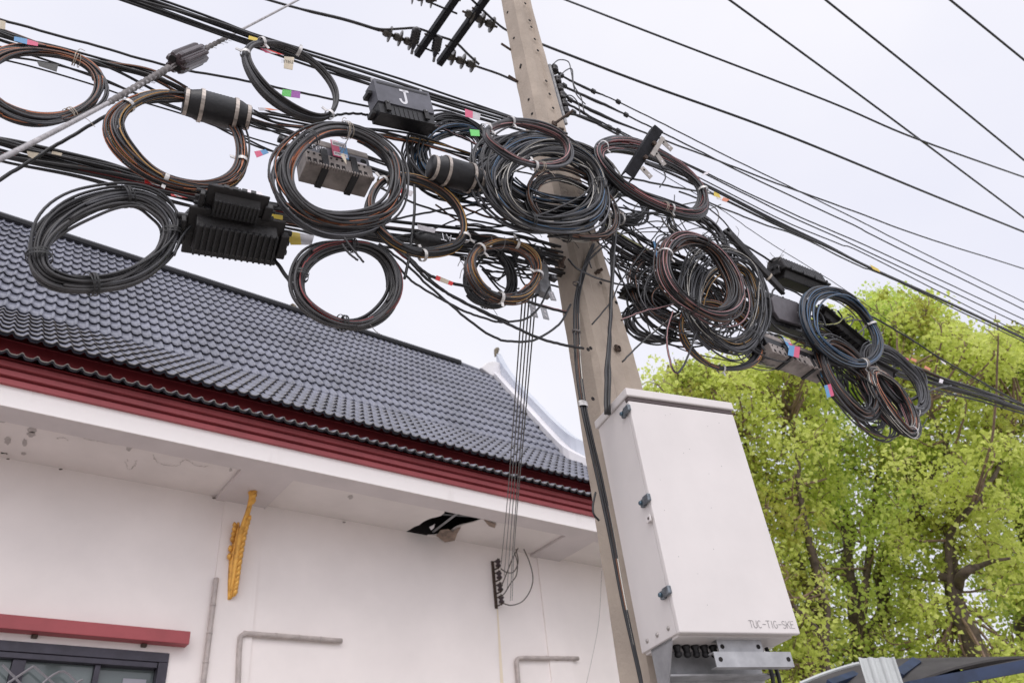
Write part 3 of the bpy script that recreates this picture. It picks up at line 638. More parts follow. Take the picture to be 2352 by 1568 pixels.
# fluted body: gear-like section
u = u/Lg; s1 = np.cross(u, [0, 0, 1.]); s1 /= np.linalg.norm(s1); s2 = np.cross(u, s1); nn_ = 40; v = []
prf = [(0, .62), (.03, .9), (.12, 1), (.88, 1), (.97, .9), (1, .62)]
for t, sc_ in prf:
    for j in range(nn_):
        an = 2*PI*j/nn_; rr = .037*sc_*(1+.13*(1 if (j % 5) < 3 else -1)); v.append(c0+u*t*Lg+rr*(math.cos(an)*s1+math.sin(an)*s2))
f = [(i*nn_+j, i*nn_+(j+1) % nn_, (i+1)*nn_+(j+1) % nn_, (i+1)*nn_+j) for i in range(5) for j in range(nn_)]+[list(range(nn_))[::-1], [5*nn_+j for j in range(nn_)]]
mb.add(v, f, PORC)
for sg in (-1, 1): mb.cyl(c0-u*.004+s2*.017*sg, c0+u*.001+s2*.017*sg, .013, DARK, 12)
mb.obj('porcelain_insulator', T, bevel=.002)

# ================================================================== cables and coils
def cable(D, r, label, group=None, m=BLK, stripe=None, dy=0, wob=.002, seg=8, n=7, name='cable', cat='cable'):
    q = [P(p[0], p[1], dy+(p[2] if len(p) > 2 else 0)) for p in D]
    return wire(q, r, label, group, m, name, cat, stripe, n, seg, .1, wob)
def bundle(D, n, spread, r, label, group, stripes=(None,), dy=0, depth=.03, ms=(BLK,), seg=8, cross=1.0):
    """n separate cables following a shared run, weaving in and out of one another"""
    D = np.array(D, float); base = np.array([P(a, b, dy) for a, b in D[:, :2]]); q0 = spl(base, seg)
    x = np.linspace(0, 1, len(q0)); t = np.gradient(q0, axis=0); t /= np.linalg.norm(t, axis=1)[:, None]
    up = np.array([0, 0, 1.])-t*t[:, 2:3]; up /= np.linalg.norm(up, axis=1)[:, None]
    sp = np.interp(x, np.linspace(0, 1, len(D)), D[:, 2]) if D.shape[1] > 2 else np.ones_like(x)
    for k in range(n):
        o = (k+.5)/n*2-1; off = (o+.25*cross*snoise(x*5, 3))*spread*sp; dd = depth*snoise(x*4, 3)
        q = q0+up*off[:, None]+np.array([0, 1., 0])*dd[:, None]
        q = runon(q); mb = MB(); mb.tube(q, r*rnd.uniform(.75, 1.2), ms[k % len(ms)], 7, stripe=stripes[k % len(stripes)], ph=rnd.randrange(7), twist=.08)
        w_ = ORD[k] if k < n-1 else 'lowest'; tag(mb.obj('cable', smooth=True), '%s %s' % (w_, label), 'cable', group)

ORD = ['topmost', 'second', 'third', 'fourth', 'fifth', 'sixth', 'seventh', 'eighth', 'ninth', 'tenth', 'eleventh', 'twelfth', 'thirteenth', 'fourteenth', 'fifteenth', 'sixteenth']
def ring_band(mb, c, tang, rad, ra, rb, w, m, th=.0015, n=18):
    """a flat strap round a bundle: c centre, tang along the bundle, rad radial unit"""
    tang = tang/np.linalg.norm(tang); rad = rad-tang*(rad@tang); rad /= np.linalg.norm(rad); dep = np.cross(tang, rad); v = []
    for s_ in (-.5, .5):
        for j in range(n):
            a = 2*PI*j/n; v.append(c+tang*w*s_+rad*ra*math.cos(a)+dep*rb*math.sin(a))
    for s_ in (-.5, .5):
        for j in range(n):
            a = 2*PI*j/n; v.append(c+tang*w*s_+rad*(ra+th)*math.cos(a)+dep*(rb+th)*math.sin(a))
    f = []
    for j in range(n):
        k = (j+1) % n; f += [(2*n+j, 2*n+k, 3*n+k, 3*n+j), (j, n+j, n+k, k), (j, k, 2*n+k, 2*n+j), (n+j, 3*n+j, 3*n+k, n+k)]
    mb.add(v, f, m)
def coil(cx, cy, rx, ry, rot, turns, spread, label, stripes=(None,), ties=(), r=.0042, ms=(BLK, GRY), dy=-.05, wild=1.0, tail=None, a0=0, a1=360, seed=None, sag=0):
    """cx..rot: outline in view pixels, mapped on the vertical plane of the lines; spread in metres"""
    turns = int(turns*1.5+.5); spread = spread*1.32; r = r*.96 if cx < 1000 else r*.93; turns = int(turns*1.08)
    rs = np.random.RandomState(seed if seed is not None else int(cx*7+cy)); cen = P(cx, cy, dy)
    ca, sa = math.cos(math.radians(rot)), math.sin(math.radians(rot))
    yb = baseY(cx)+dy
    hp = rs.uniform(0, 2*PI, 3)
    def base(th):
        w_ = 1+.030*np.cos(2*th+hp[0])+.022*np.cos(3*th+hp[1])+.010*np.cos(5*th+hp[2]); ex = rx*np.cos(th)*w_; ey = ry*np.sin(th)*w_
        X = cx+ex*ca-ey*sa; Y = cy+ex*sa+ey*ca
        return np.array([onY(a, b, yb) for a, b in zip(np.atleast_1d(X), np.atleast_1d(Y))])
    T = thing('cable_coil', label, 'cable coil', (cen[0], yb, cen[2]-.1), 'slack cable coils hung on the lines')
    T0 = base(np.linspace(0, 2*PI, 73)); ctr = T0[:-1].mean(0)
    full = (a1-a0) >= 360
    groups = {}
    k = 0; done = 0
    while done < turns:
        run = min(turns-done, rs.choice([3, 4, 5])) if full else 1
        nS = int(60*run) if full else 46
        th = (np.linspace(0, 2*PI*run, nS+1)+rs.uniform(0, 2*PI)) if full else np.radians(np.linspace(a0, a1, nS+1))
        b = base(th); t = np.gradient(b, axis=0); t /= np.linalg.norm(t, axis=1)[:, None]
        rad = np.cross(t, [0, 1., 0]); sg = np.sign(((b-ctr)*rad).sum(1)); rad *= sg[:, None]
        x = np.linspace(0, run*2*PI if full else PI, nS+1)
        # where the turn sits in the cross section, drifting turn by turn, pinched at the ties
        def drift(amp, lo):
            pts = rs.uniform(-1, 1, run*4+3); return amp*np.interp(x, np.linspace(0, x[-1], len(pts)), np.convolve(np.pad(pts, 1, 'edge'), [.25, .5, .25], 'valid'))
        pin = np.ones_like(x)
        for ta in ties:
            dd = np.abs((th-math.radians(ta[0])+PI) % (2*PI)-PI); pin = np.minimum(pin, .55+.45*np.clip(dd/.9, 0, 1))
        ro = (drift(1, 1)*wild+rs.uniform(-.75, .75))*spread*pin*.75; de = (drift(1, 1)+rs.uniform(-.7, .7))*spread*.8*pin
        if rs.rand() < .45: ro = ro+spread*rs.uniform(.4, 1.1)*wild*np.cos(th-rs.uniform(0, 2*PI))*pin
        ker = np.ones(9)/9; ro = np.convolve(np.pad(ro, 4, 'edge'), ker, 'valid'); de = np.convolve(np.pad(de, 4, 'edge'), ker, 'valid')
        q = b+rad*ro[:, None]+np.array([0, 1., 0])*de[:, None]
        q[:, 2] -= sag*rs.uniform(0, 1)*np.clip((ctr[2]-b[:, 2])/.15, 0, 1)
        st = stripes[k % len(stripes)]; m = ms[rs.randint(len(ms))]
        mb = groups.setdefault(0, MB()); mb.tube(q, r*rs.uniform(.85, 1.15), m, 8, stripe=st, ph=rs.randint(8), twist=.09, two=True)
        k += 1; done += run
    groups[0].obj('winding', T, smooth=True)
    for ta in ties:
        th = math.radians(ta[0]); b = base(np.array([th-.02, th, th+.02])); t = b[2]-b[0]; c = b[1]; rad = np.cross(t, [0, 1., 0]); rad /= np.linalg.norm(rad)
        mb = MB(); m = {'s': TIE, 'b': TIEB, 't': TIET}[ta[1] if len(ta) > 1 else 's']; w = {'s': .014, 'b': .006, 't': .003}[ta[1] if len(ta) > 1 else 's']
        e = spread*.62+r
        ring_band(mb, c, t, rad, e, e*1.05, w, m)
        if m is not TIE:
            for q_ in range(2): ring_band(mb, c+t/np.linalg.norm(t)*(.008*(q_+1)), t+rad*.3*np.linalg.norm(t)*(q_-.5), rad, e, e*1.05, w*.7, m)
            mb.tube(spl([c+rad*e, c+rad*(e+.015)+np.array([.01, -.01, .012]), c+rad*(e+.03)+np.array([.028, -.012, -.004])], 5), .0012, m, 4)
        else:
            u = t/np.linalg.norm(t); sgn = 1 if rs.rand() > .5 else -1; A_ = c+rad*sgn*(e-.001)+np.array([0, -.004, 0]); ss = rad*sgn
            mb.add([A_-u*w*.45, A_+u*w*.45, A_+u*w*.5+ss*.022, A_-u*w*.35+ss*.024, A_-u*w*.45+np.array([0, -.003, 0]), A_+u*w*.45+np.array([0, -.003, 0]), A_+u*w*.5+ss*.022+np.array([0, -.003, 0]), A_-u*w*.35+ss*.024+np.array([0, -.003, 0])],
                   [(0, 1, 2, 3), (7, 6, 5, 4), (0, 4, 5, 1), (1, 5, 6, 2), (2, 6, 7, 3), (3, 7, 4, 0)], m)
        mb.obj('cable_tie', T)
    return T
exec_after = []

# --- runs left of the pole
g1 = 'black cables of the upper left run'
bundle([(240, -34, 1), (365, 4, 1), (500, 48, 1), (612, 90, 1), (864, 172, 1), (1010, 220, 1), (1163, 266, 1), (1300, 310, 1)], 3, .020, .0060, 'black cable in the upper strand of the top left run, above the coils', g1, dy=.02, depth=.015)
bundle([(180, -40, 1), (300, 0, 1), (573, 97, 1), (733, 152, 1.2), (858, 190, 1), (981, 226, 1), (1098, 262, 1), (1230, 300, 1)], 5, .030, .0060, 'black cable in the lower strand of the top left run, carrying the lettered box', g1, dy=.06, depth=.02, ms=(BLK, BLK, FADE))
cable([(-60, 28), (0, 45), (200, 100), (400, 155), (585, 190), (712, 218), (840, 243), (980, 272), (1100, 300), (1160, 318)], .0050, 'thin black cable carrying the green and purple tag', dy=.10)
g2 = 'cables of the middle left run'
bundle([(-80, 45, 1), (0, 76, 1), (120, 112, 1), (240, 148, 1), (340, 178, .9), (425, 214, .8)], 7, .022, .0052, 'dark striped cable entering the round banded sleeve from the left', g2, (None, S_BR, None, S_RD), dy=.06)
bundle([(-60, 110, 1), (60, 140, 1), (208, 186, 1), (313, 224, 1), (430, 262, 1), (529, 305, 1), (612, 338, 1), (700, 362, 1)], 3, .022, .0036, 'thin black cable passing under the round banded sleeve', g2, dy=.12)
bundle([(575, 262, .8), (640, 278, 1), (733, 290, 1), (838, 300, 1), (940, 318, 1), (1046, 350, 1), (1130, 378, 1)], 5, .018, .0046, 'orange and brown striped cable leaving the round banded sleeve', g2, (S_OR, S_BR, None, S_YE), dy=.04)
bundle([(575, 275, .5), (640, 300, 1), (700, 322, 1.3), (760, 352, 1.5), (900, 402, 1.5), (1000, 430, 1.4), (1120, 470, 1)], 7, .026, .0046, 'dark cable running behind the orange striped coil', g2, (None, S_BR, None, S_YE), dy=.12)
g3 = 'cables of the lower left run'
bundle([(-80, 318, 1), (0, 335, 1), (80, 354, 1), (240, 388, 1), (331, 414, 1), (430, 440, 1), (520, 465, .8), (640, 492, .8), (785, 520, 1.1), (890, 538, 1.3), (1046, 556, 1.5), (1160, 568, 1.6), (1290, 600, 1.8)], 11, .040, .0062, 'black cable in the thick lower left run over the roof', g3, (None, None, S_RD, None, S_BR), dy=.14, depth=.04)
bundle([(-60, 352, 1), (34, 376, 1), (180, 405, 1), (312, 440, 1), (456, 474, 1), (560, 492, 1), (700, 512, 1), (785, 534, 1), (863, 552, 1), (1010, 568, 1), (1150, 590, 1.5), (1290, 620, 1.5)], 4, .024, .0050, 'slack black cable hanging below the thick lower left run', g3, dy=.18)
bundle([(1060, 532, 1), (1130, 545, 1), (1200, 560, 1.4), (1262, 580, 1), (1330, 600, 1)], 9, .05, .0040, 'thin twisted cable bunched left of the pole', 'cables bunched behind the pole', (None, S_GR, None), dy=.22, depth=.05, cross=2.5)
bundle([(1060, 590, 1), (1130, 600, 1), (1200, 618, 1.4), (1262, 640, 1), (1330, 660, 1)], 4, .03, .0045, 'black cable behind the brown coil near the pole', 'cables bunched behind the pole', dy=.25, depth=.05, cross=2)
sw = [([(860, 530), (919, 581), (980, 628), (1020, 645), (1097, 665), (1160, 680), (1226, 697), (1300, 718)], .0065, 'thick swooping cable wrapped with the red edged label', S_RD),
 ([(870, 560), (925, 600), (980, 652), (1049, 712), (1126, 770), (1188, 785), (1240, 775), (1288, 740), (1310, 700)], .0050, 'black cable sagging deepest beside the pole', None),
 ([(890, 580), (940, 640), (980, 667), (1049, 706), (1110, 730), (1157, 740), (1209, 731), (1238, 706), (1262, 660)], .0046, 'black cable curving up to the perforated bracket', None),
 ([(900, 560), (940, 598), (980, 640), (1030, 675), (1084, 704), (1167, 744), (1240, 777), (1300, 793), (1340, 800)], .0060, 'nearly straight black cable dropping to the pole', None),
 ([(905, 560), (960, 610), (1010, 660), (1084, 702), (1170, 740)], .0045, 'short black cable beside the straight dropping one', None),
 ([(944, 300), (950, 390), (952, 480), (944, 560), (939, 596), (929, 640)], .0060, 'black riser cable hanging straight below the lettered box', None),
 ([(880, 512), (900, 505), (1000, 485), (1080, 472), (1150, 469)], .0045, 'black cable rising gently under the banded sleeve', None),
 ([(900, 545), (980, 530), (1060, 500), (1110, 480), (1170, 472)], .0035, 'thin black cable crossing the open sky between the coils', None),
 ([(1010, 455), (1050, 470), (1120, 498), (1200, 505), (1290, 500)], .0050, 'black cable sagging under the big tangle', S_BR),
 ([(860, 425), (960, 470), (1060, 500), (1163, 519), (1230, 515)], .0045, 'black cable slanting behind the ochre striped coil', None),
 ([(1000, 470), (1060, 510), (1130, 522), (1190, 512), (1250, 500)], .0040, 'thin cable looping low under the big tangle', S_BR),
 ([(646, 334), (622, 370), (618, 406), (632, 445), (655, 466), (686, 476), (730, 478)], .0048, 'loose black loop left of the orange striped coil', None),
 ([(560, 518), (600, 560), (640, 610), (672, 656), (690, 680)], .0070, 'thick black cable slanting down from the finned closure', None),
 ([(-60, 450), (0, 413), (110, 345), (190, 298), (270, 252), (330, 236), (420, 232)], .0060, 'black cable slanting up to the round banded sleeve', None),
 ([(400, 585), (420, 540), (460, 505), (520, 498), (570, 506), (640, 520), (760, 545)], .0046, 'grey cable arching over the big finned closure', None),
 ([(395, 560), (420, 500), (455, 468), (490, 462), (520, 475), (545, 505)], .0046, 'grey cable looping up to the small finned closure', None),
 ([(750, 270), (790, 262), (830, 262), (855, 268)], .0055, 'black cable joining the tall oval coil to the lettered box', None),
 ([(600, 250), (640, 262), (700, 270), (760, 285), (860, 310), (950, 330)], .0042, 'dark cable with the pale clear tag', S_BR),
 ([(985, 282), (1060, 316), (1140, 350), (1230, 385), (1340, 425)], .0052, 'brown striped cable crossing below the green tag', S_PK),
 ([(1100, 385), (1180, 392), (1260, 410), (1340, 430)], .004, 'dark cable hidden behind the big tangle', None),
 ([(1330, 385), (1450, 410), (1560, 432), (1640, 445)], .0060, 'pink striped cable stretched across to the right coil', S_PK),
 ([(1310, 395), (1400, 440), (1450, 470), (1500, 480)], .0050, 'grey cable between the two pink coils', S_GR),
 ([(1400, 470), (1480, 488), (1560, 485), (1620, 470)], .0052, 'grey cable sagging under the right pink coil', None),
 ([(570, 60+35), (640, 120), (670, 140)], .003, 'thin cable end beside the yellow wrap', None)]
for D, r, l, st in sw: cable(D, r, l, 'loose cables around the pole', stripe=st, dy=-.02 if 'grey' in l or 'pink' in l else .05, m=GRY if 'grey' in l else BLK)

# --- coils (view order from left)
coil(92, 196, 136, 76, 6, 15, .021, 'leftmost coil, cut by the photo edge, tied with thin tan wire', (S_OR, None, S_BR, None), ((-60, 't'), (52, 't')), r=.0045, dy=-.05)
coil(414, 325, 152, 96, 18, 17, .021, 'coil hanging from the round banded sleeve, with orange and yellow stripes', (S_OR, S_YE, None, S_BR), ((205,), (0,), (92,)), r=.0044, dy=-.02)
coil(671, 181, 124, 60, 38, 9, .016, 'tall oval coil of plain grey cable hung on the top run', (None,), ((205,), (258,), (160,), (12,)), r=.0055, ms=(GRY, FADE, GRY), dy=-.02, wild=.7)
coil(790, 408, 134, 104, 16, 18, .034, 'orange striped coil in front of the beige terminal box', (S_OR, None, S_OR, None, S_GR), ((258, 't'), (218, 'b')), r=.0050, ms=(BLK, FADE, GRY), dy=-.10, wild=1.2)
coil(955, 500, 118, 80, 30, 13, .020, 'coil with ochre stripes hanging below the lettered box', (S_YE, None, S_BR, None), ((205,), (-12,), (60,)), r=.0062, dy=-.04, wild=.7)
coil(243, 556, 158, 92, -20, 17, .034, 'loose black coil hanging lowest over the roof tiles', (None, None, S_GR), ((-62, 'b'), (190, 'b'), (112, 'b'), (20, 'b')), r=.0052, ms=(BLK, FADE, GRY), dy=-.04, wild=1.1)
coil(800, 652, 114, 88, 8, 16, .026, 'plain black coil hanging between the finned closure and the brown coil', (None, None, None, S_RD), ((-95, 'b'), (180, 'b'), (88, 'b')), r=.0056, ms=(BLK, BLK, FADE), dy=-.02, wild=.9)
coil(1160, 620, 76, 66, 22, 20, .024, 'small brown coil with dense ochre stripes left of the pole', (S_BR, S_YE, S_BR, S_OR), ((-90,), (200,), (-15,), (80,)), r=.0042, dy=-.02, wild=.8)
coil(1124, 638, 48, 62, 5, 12, .020, 'black coil half hidden behind the small brown coil', (None,), ((-80, 'b'), (90, 'b')), r=.0052, dy=.10)
coil(1215, 625, 40, 52, 0, 3, .012, 'few thin black loops right of the small brown coil', (None, S_PK), (), r=.0035, dy=.12)
coil(1046, 356, 86, 72, 24, 24, .042, 'dark coil behind the banded sleeve and the green tag', (None, S_GR, None, S_BL), ((-75, 'b'), (170, 'b')), r=.0048, ms=(BLK, BLK, GRY), dy=.08, wild=1.2)
coil(1262, 405, 136, 76, 14, 32, .046, 'wide dark coil wrapped round the pole behind the big tangle', (None, S_GR, S_BL, None, S_WH), ((240, 'b'), (20, 'b')), r=.0050, ms=(BLK, GRY, FADE), dy=-.04, wild=1.2)
coil(1258, 428, 124, 88, 12, 38, .046, 'biggest tangle of white and blue striped cable in front of the pole', (S_WH, None, S_GR, S_BL, None, S_GR), ((100, 'b'), (-20, 'b')), r=.0050, ms=(GRY, BLK, GRY, FADE), dy=-.12, wild=1.25)
coil(1212, 330, 98, 46, 18, 12, .018, 'neat pink striped coil on top of the big tangle', (S_PK, None, S_PK, S_GR), ((236,), (186,), (72,), (60, 't')), r=.0056, ms=(GRY, FADE), dy=-.24, wild=.6)
coil(1305, 478, 96, 66, 28, 9, .022, 'drooping brown striped loops under the big tangle', (S_BR, None, S_WH), ((70, 'b'),), r=.0045, ms=(FADE, BLK), dy=-.08, wild=1.2)
coil(1502, 406, 138, 52, 30, 25, .028, 'long pink and red striped coil right of the pole below the steel arm', (S_PK, None, S_RD, S_GR, None), ((182,), (-35,), (60,), (66, 't')), r=.0058, ms=(GRY, BLK, FADE), dy=-.12, wild=.95)
coil(1430, 472, 52, 34, 10, 10, .03, 'small tangle of grey loops just right of the big tangle', (S_GR, None), ((90, 's'),), r=.0042, dy=-.0, wild=1.5)
coil(1608, 634, 100, 66, 52, 22, .038, 'rusty brown striped coil hanging at the centre right', (S_BR, S_PK, S_BR, None), ((150, 's'), (235, 'b'), (60, 'b')), r=.0054, ms=(BLK, FADE), dy=-.14, wild=1.15)
coil(1672, 700, 78, 96, -10, 22, .05, 'messy coil with yellow stripes behind the rusty brown one', (S_GR, None, S_YE, S_WH, None), ((60, 'b'),), r=.0046, ms=(BLK, GRY, BLK), dy=-.02, wild=1.4)
coil(1650, 775, 94, 66, 32, 12, .020, 'ochre striped coil hanging lowest above the tree', (S_OR, None, S_YE, None), ((62,), (200, 'b')), r=.0062, dy=.02, wild=.7)
coil(1492, 745, 58, 34, 28, 10, .022, 'flat black coil touching the right side of the pole', (None, S_GR), ((0, 'b'),), r=.0050, dy=.12, wild=1.2)
coil(1600, 690, 100, 55, 30, 8, .05, 'loose thin black loops between the pole and the rusty brown coil', (None,), (), r=.0038, dy=.14, wild=1.6)
coil(1758, 800, 42, 26, 10, 12, .04, 'small grey coil above the right terminal box', (S_GR, None, S_WH), (), r=.0040, dy=.02, wild=1.2)
coil(1933, 755, 98, 62, 42, 20, .036, 'blue striped coil farthest up on the right run', (S_BL, None, S_GR, S_DB), ((-62,), (28,), (24, 't')), r=.0058, ms=(GRY, BLK, GRY), dy=-.10, wild=1.0)
coil(1945, 872, 94, 34, 56, 22, .044, 'narrow grey brown coil drooping before the tree', (S_GR, None, S_BR), ((8, 'b'),), r=.0060, ms=(FADE, BLK), dy=-.06, wild=.9)
coil(2052, 874, 90, 40, 48, 20, .040, 'rightmost grey coil hanging before the tree', (S_GR, None), ((20,),), r=.0062, ms=(GRY, FADE, BLK), dy=-.02, wild=1.0)
coil(2046, 922, 86, 26, 56, 24, .038, 'lowest drooping coil with orange and pink stripes before the tree', (S_OR, S_PK, S_WH, None), ((0,), (190, 't')), r=.0050, dy=-.08, wild=.9)
coil(1985, 905, 84, 30, 52, 12, .05, 'ragged dark loops drooping between the two grey coils', (None, S_GR, S_LM), (), r=.0055, ms=(FADE, BLK), dy=.04, wild=1.6)
coil(1560, 700, 96, 70, 20, 12, .06, 'wide messy loops of black cable below the rusty brown coil', (None, S_GR, None, S_BR), (), r=.0046, ms=(BLK, FADE), dy=.06, wild=1.8)
coil(2075, 880, 50, 42, 30, 2, .02, 'single wide grey loop right of the drooping coils', (S_GR,), (), r=.0050, ms=(GRY,), dy=.0)

# --- runs right of the pole
g4 = 'cables of the upper right run'
bundle([(1480, 372, 1), (1560, 402, 1), (1642, 440, 1), (1790, 514, 1), (1900, 565, 1), (2000, 616, 1), (2180, 697, 1), (2352, 778, 1), (2430, 815, 1)], 3, .020, .0078, 'thick black cable of the upper right run bearing the yellow sleeve', g4, dy=.05, depth=.015)
cable([(1560, 440), (1655, 476), (1740, 510), (1840, 545), (1974, 611), (2026, 630), (2200, 712), (2352, 785), (2430, 822)], .0055, 'single cable joining the upper right run from below', dy=.05)
cable([(1500, 388), (1655, 480), (1758, 551), (1961, 679), (2169, 832), (2313, 912), (2420, 965)], .0026, 'thinnest black wire running down to the right above the tree', dy=.10)
cable([(1600, 500), (1739, 580), (1850, 650), (2010, 731), (2100, 784), (2169, 828), (2313, 909), (2420, 965)], .0066, 'taut black cable above the blue striped coil', dy=-.02)
cable([(1540, 790), (1608, 815), (1814, 853), (1990, 880), (2150, 903), (2285, 919), (2352, 935)], .0034, 'thin black wire low across the tree', dy=.25)
g5 = 'cables of the thick right run'
bundle([(1380, 520, 1.3), (1450, 565, 1.6), (1560, 620, 1.7), (1680, 670, 1.6), (1800, 735, 1.5), (1900, 780, 1.4), (2000, 822, 1.2), (2100, 858, .8), (2170, 882, .55), (2260, 908, .45), (2352, 940, .4), (2440, 972, .4)], 16, .075, .0062, 'cable of the thick right run gathered by wire near the photo edge', g5, (None, S_BR, None, S_LM, None, S_GR), dy=.10, depth=.05, cross=1.3)
bundle([(1400, 590, 1), (1470, 620, 1), (1560, 650, 1), (1700, 710, 1), (1850, 775, 1), (1960, 840, 1)], 9, .05, .0050, 'black cable sagging in the middle of the right tangle', g5, (None, None, S_BR, None, S_GR), dy=.18, depth=.05, cross=2.2)
bundle([(1880, 815, 1), (1960, 870, 1), (2020, 930, .8), (2080, 975, .6)], 5, .03, .0055, 'brown cable dropping into the lowest coil', g5, (S_BR, S_OR, None), dy=-.04, cross=1.2)
# curved thick bundle hanging off the pink coil
bundle([(1470, 440, 1), (1540, 470, 1), (1600, 498, 1), (1645, 530, 1), (1668, 575, 1), (1678, 630, 1), (1690, 690, 1)], 9, .035, .0070, 'black cable of the thick bundle curving down beyond the rusty brown coil', 'thick bundle curving down on the right', (None, S_GR), dy=-.02, cross=.6, ms=(BLK, BLK, FADE))
bundle([(1535, 495, 1), (1550, 530, 1), (1575, 565, 1), (1620, 600, 1), (1690, 650, 1)], 8, .030, .0055, 'grey cable dropping behind the rusty brown coil', 'grey bundle behind the rusty coil', (S_WH, None, S_GR), dy=.02, ms=(GRY, BLK))
# random slack leads right of the pole
def slack(k, cx, cy, rx, ry, dy, label, group, sts, r=(.0032, .0052)):
    a0 = rnd.uniform(0, 360); sp = rnd.uniform(110, 260); x, y = rnd.uniform(*cx), rnd.uniform(*cy); A, Bb, ro = rnd.uniform(*rx), rnd.uniform(*ry), math.radians(rnd.uniform(-30, 60)); D = []
    for i in range(7):
        t = math.radians(a0+sp*i/6); u, v = A*math.cos(t)*(1+.06*i), Bb*math.sin(t); D.append((x+u*math.cos(ro)-v*math.sin(ro), y+u*math.sin(ro)+v*math.cos(ro)))
    st = rnd.choice(sts); w = {None: 'plain black', S_GR: 'grey striped', S_BR: 'brown striped', S_WH: 'white striped', S_LM: 'lime striped'}[st]
    pos = ('high' if y < sum(cy)/2 else 'low')+(' toward the pole' if x < (cx[0]+cx[1])/2 else ' away from the pole')
    cable(D, rnd.uniform(*r), '%s %s %s' % (w, label, pos), group, stripe=st, dy=rnd.uniform(*dy), wob=.001)
for k in range(36): slack(k, (1400, 1640), (510, 690), (50, 125), (20, 55), (.0, .25), 'looped lead in the right tangle,', 'slack leads right of the pole', [None, None, None, S_GR, S_BR, S_WH])
for k in range(12):
    x0, y0 = rnd.uniform(1395, 1450), rnd.uniform(470, 640); x1, y1 = x0+rnd.uniform(130, 300), y0+rnd.uniform(90, 190)
    cable([(x0, y0), ((x0+x1)/2+rnd.uniform(-30, 15), (y0+y1)/2+rnd.uniform(-10, 30)), (x1, y1)], rnd.uniform(.0035, .0055), 'straighter slack lead slanting down through the tangle right of the pole', 'slack leads right of the pole', stripe=rnd.choice([None, None, S_GR, S_BR]), dy=rnd.uniform(.02, .2), wob=.001)
for k in range(14):
    x0, y0 = rnd.uniform(1100, 1180), rnd.uniform(560, 640); x1, y1 = min(1262, x0+rnd.uniform(40, 130)), y0+rnd.uniform(-30, 70)
    cable([(x0, y0), ((x0+x1)/2, (y0+y1)/2+rnd.uniform(-5, 45)), (x1, y1)], rnd.uniform(.003, .005), 'slack black lead left of the pole, %s the small brown coil, %s one' % ('above' if y0 < 600 else 'behind', 'a longer' if x1-x0 > 90 else 'a shorter'), 'slack leads left of the pole', dy=rnd.uniform(.1, .28), wob=.002)
for k in range(22): slack(k, (1700, 1950), (700, 800), (30, 80), (12, 30), (-.05, .15), 'slack cable among the black boxes,', 'slack cables on the right run', [None, S_GR, S_LM, S_BR], (.004, .006))
for D, r, l, st, d in (
    ([(1410, 478), (1414, 520), (1407, 640), (1400, 760), (1392, 850), (1391, 950)], .0068, 'straight black cable with a white line falling to the cabinet', S_WH, -.06),
    ([(1416, 478), (1408, 560), (1403, 700), (1399, 800), (1398, 950)], .0085, 'thick straight black cable falling beside the white lined one', None, -.05),
    ([(1545, 480), (1520, 520), (1430, 640), (1405, 690), (1360, 745)], .0036, 'thin lead crossing behind the straight cables', None, -.0),
    ([(1400, 555), (1360, 590), (1338, 620), (1330, 660)], .0045, 'brown lead bending down the face of the pole', S_BR, -.0),
    ([(1545, 715), (1532, 760), (1536, 815), (1552, 856), (1575, 830), (1600, 760)], .0048, 'long brown loop dangling above the tree', S_PK, -.1),
    ([(1430, 830), (1470, 790), (1530, 740), (1560, 720)], .0040, 'pale striped lead rising right from the pole', S_WH, -.05),
    ([(1427, 735), (1480, 715), (1540, 700), (1560, 690)], .0042, 'brown striped lead rising right from the pole', S_PK, -.06),
    ([(1950, 910), (1975, 975), (2040, 1005), (2080, 985), (2100, 960)], .0045, 'single brown loop hanging lowest before the tree', S_BR, -.05),
    ([(2060, 960), (2100, 1000), (2130, 960)], .003, 'little thin loop below the orange striped coil', S_OR, -.05),
    ([(2115, 905), (2150, 892), (2185, 885)], .0055, 'short grey cable reaching the gathered run', None, -.0),
    ([(1870, 790), (1960, 850), (2030, 905), (2060, 940)], .0050, 'lime striped cable slanting across the right coils', S_LM, -.12)):
    cable(D, r, l, 'loose cables around the pole', stripe=st, dy=d, m=BLK)
# cables strapped down the pole
for k, (dx, r) in enumerate(((0, .0055), (6, .0040), (11, .0045))):
    D = [(1362+dx*.3, 560), (1345+dx*.6, 600), (1322+dx*.8, 680), (1319+dx, 760), (1324+dx, 850), (1335+dx*.9, 930), (1352+dx*.9, 1010), (1372+dx, 1100), (1400+dx*.8, 1230), (1427+dx*.6, 1370), (1452+dx*.4, 1480), (1470+dx*.3, 1560), (1482, 1620)]
    q = []
    for a, b in D:
        p = onY(a, b, 1.985-.002*k); q.append(p)
    wire(q, r, ['outer black cable strapped down the pole', 'middle cable strapped down the pole', 'inner striped cable strapped down the pole'][k], 'cables strapped down the pole', name='cable', cat='cable', stripe=[None, S_BR, S_WH][k])
mb = MB(); c = onY(1339, 928, 1.985); ring_band(mb, c, np.array([.1, 0, -1.]), np.array([1., 0, 0]), .022, .012, .022, TIE); tag(mb.obj('strap_clip'), 'silver strap clip round the cables on the pole', 'clip')
for k, (x, y) in enumerate(((1325, 652), (1324, 762))):
    mb = MB(); ring_band(mb, onY(x, y, 1.985), np.array([0.02, 0, -1.]), np.array([1., 0, 0]), .022, .012, .008, GUYD); tag(mb.obj('strap_clip'), ['upper', 'lower'][k]+' dull wire clip round the cables on the pole', 'clip')
wire([onY(a, b, 1.98) for a, b in ((1368, 1130), (1362, 1160), (1364, 1180), (1376, 1195))], .004, 'small stray loop standing off the pole by the red fascia', name='cable', cat='cable')

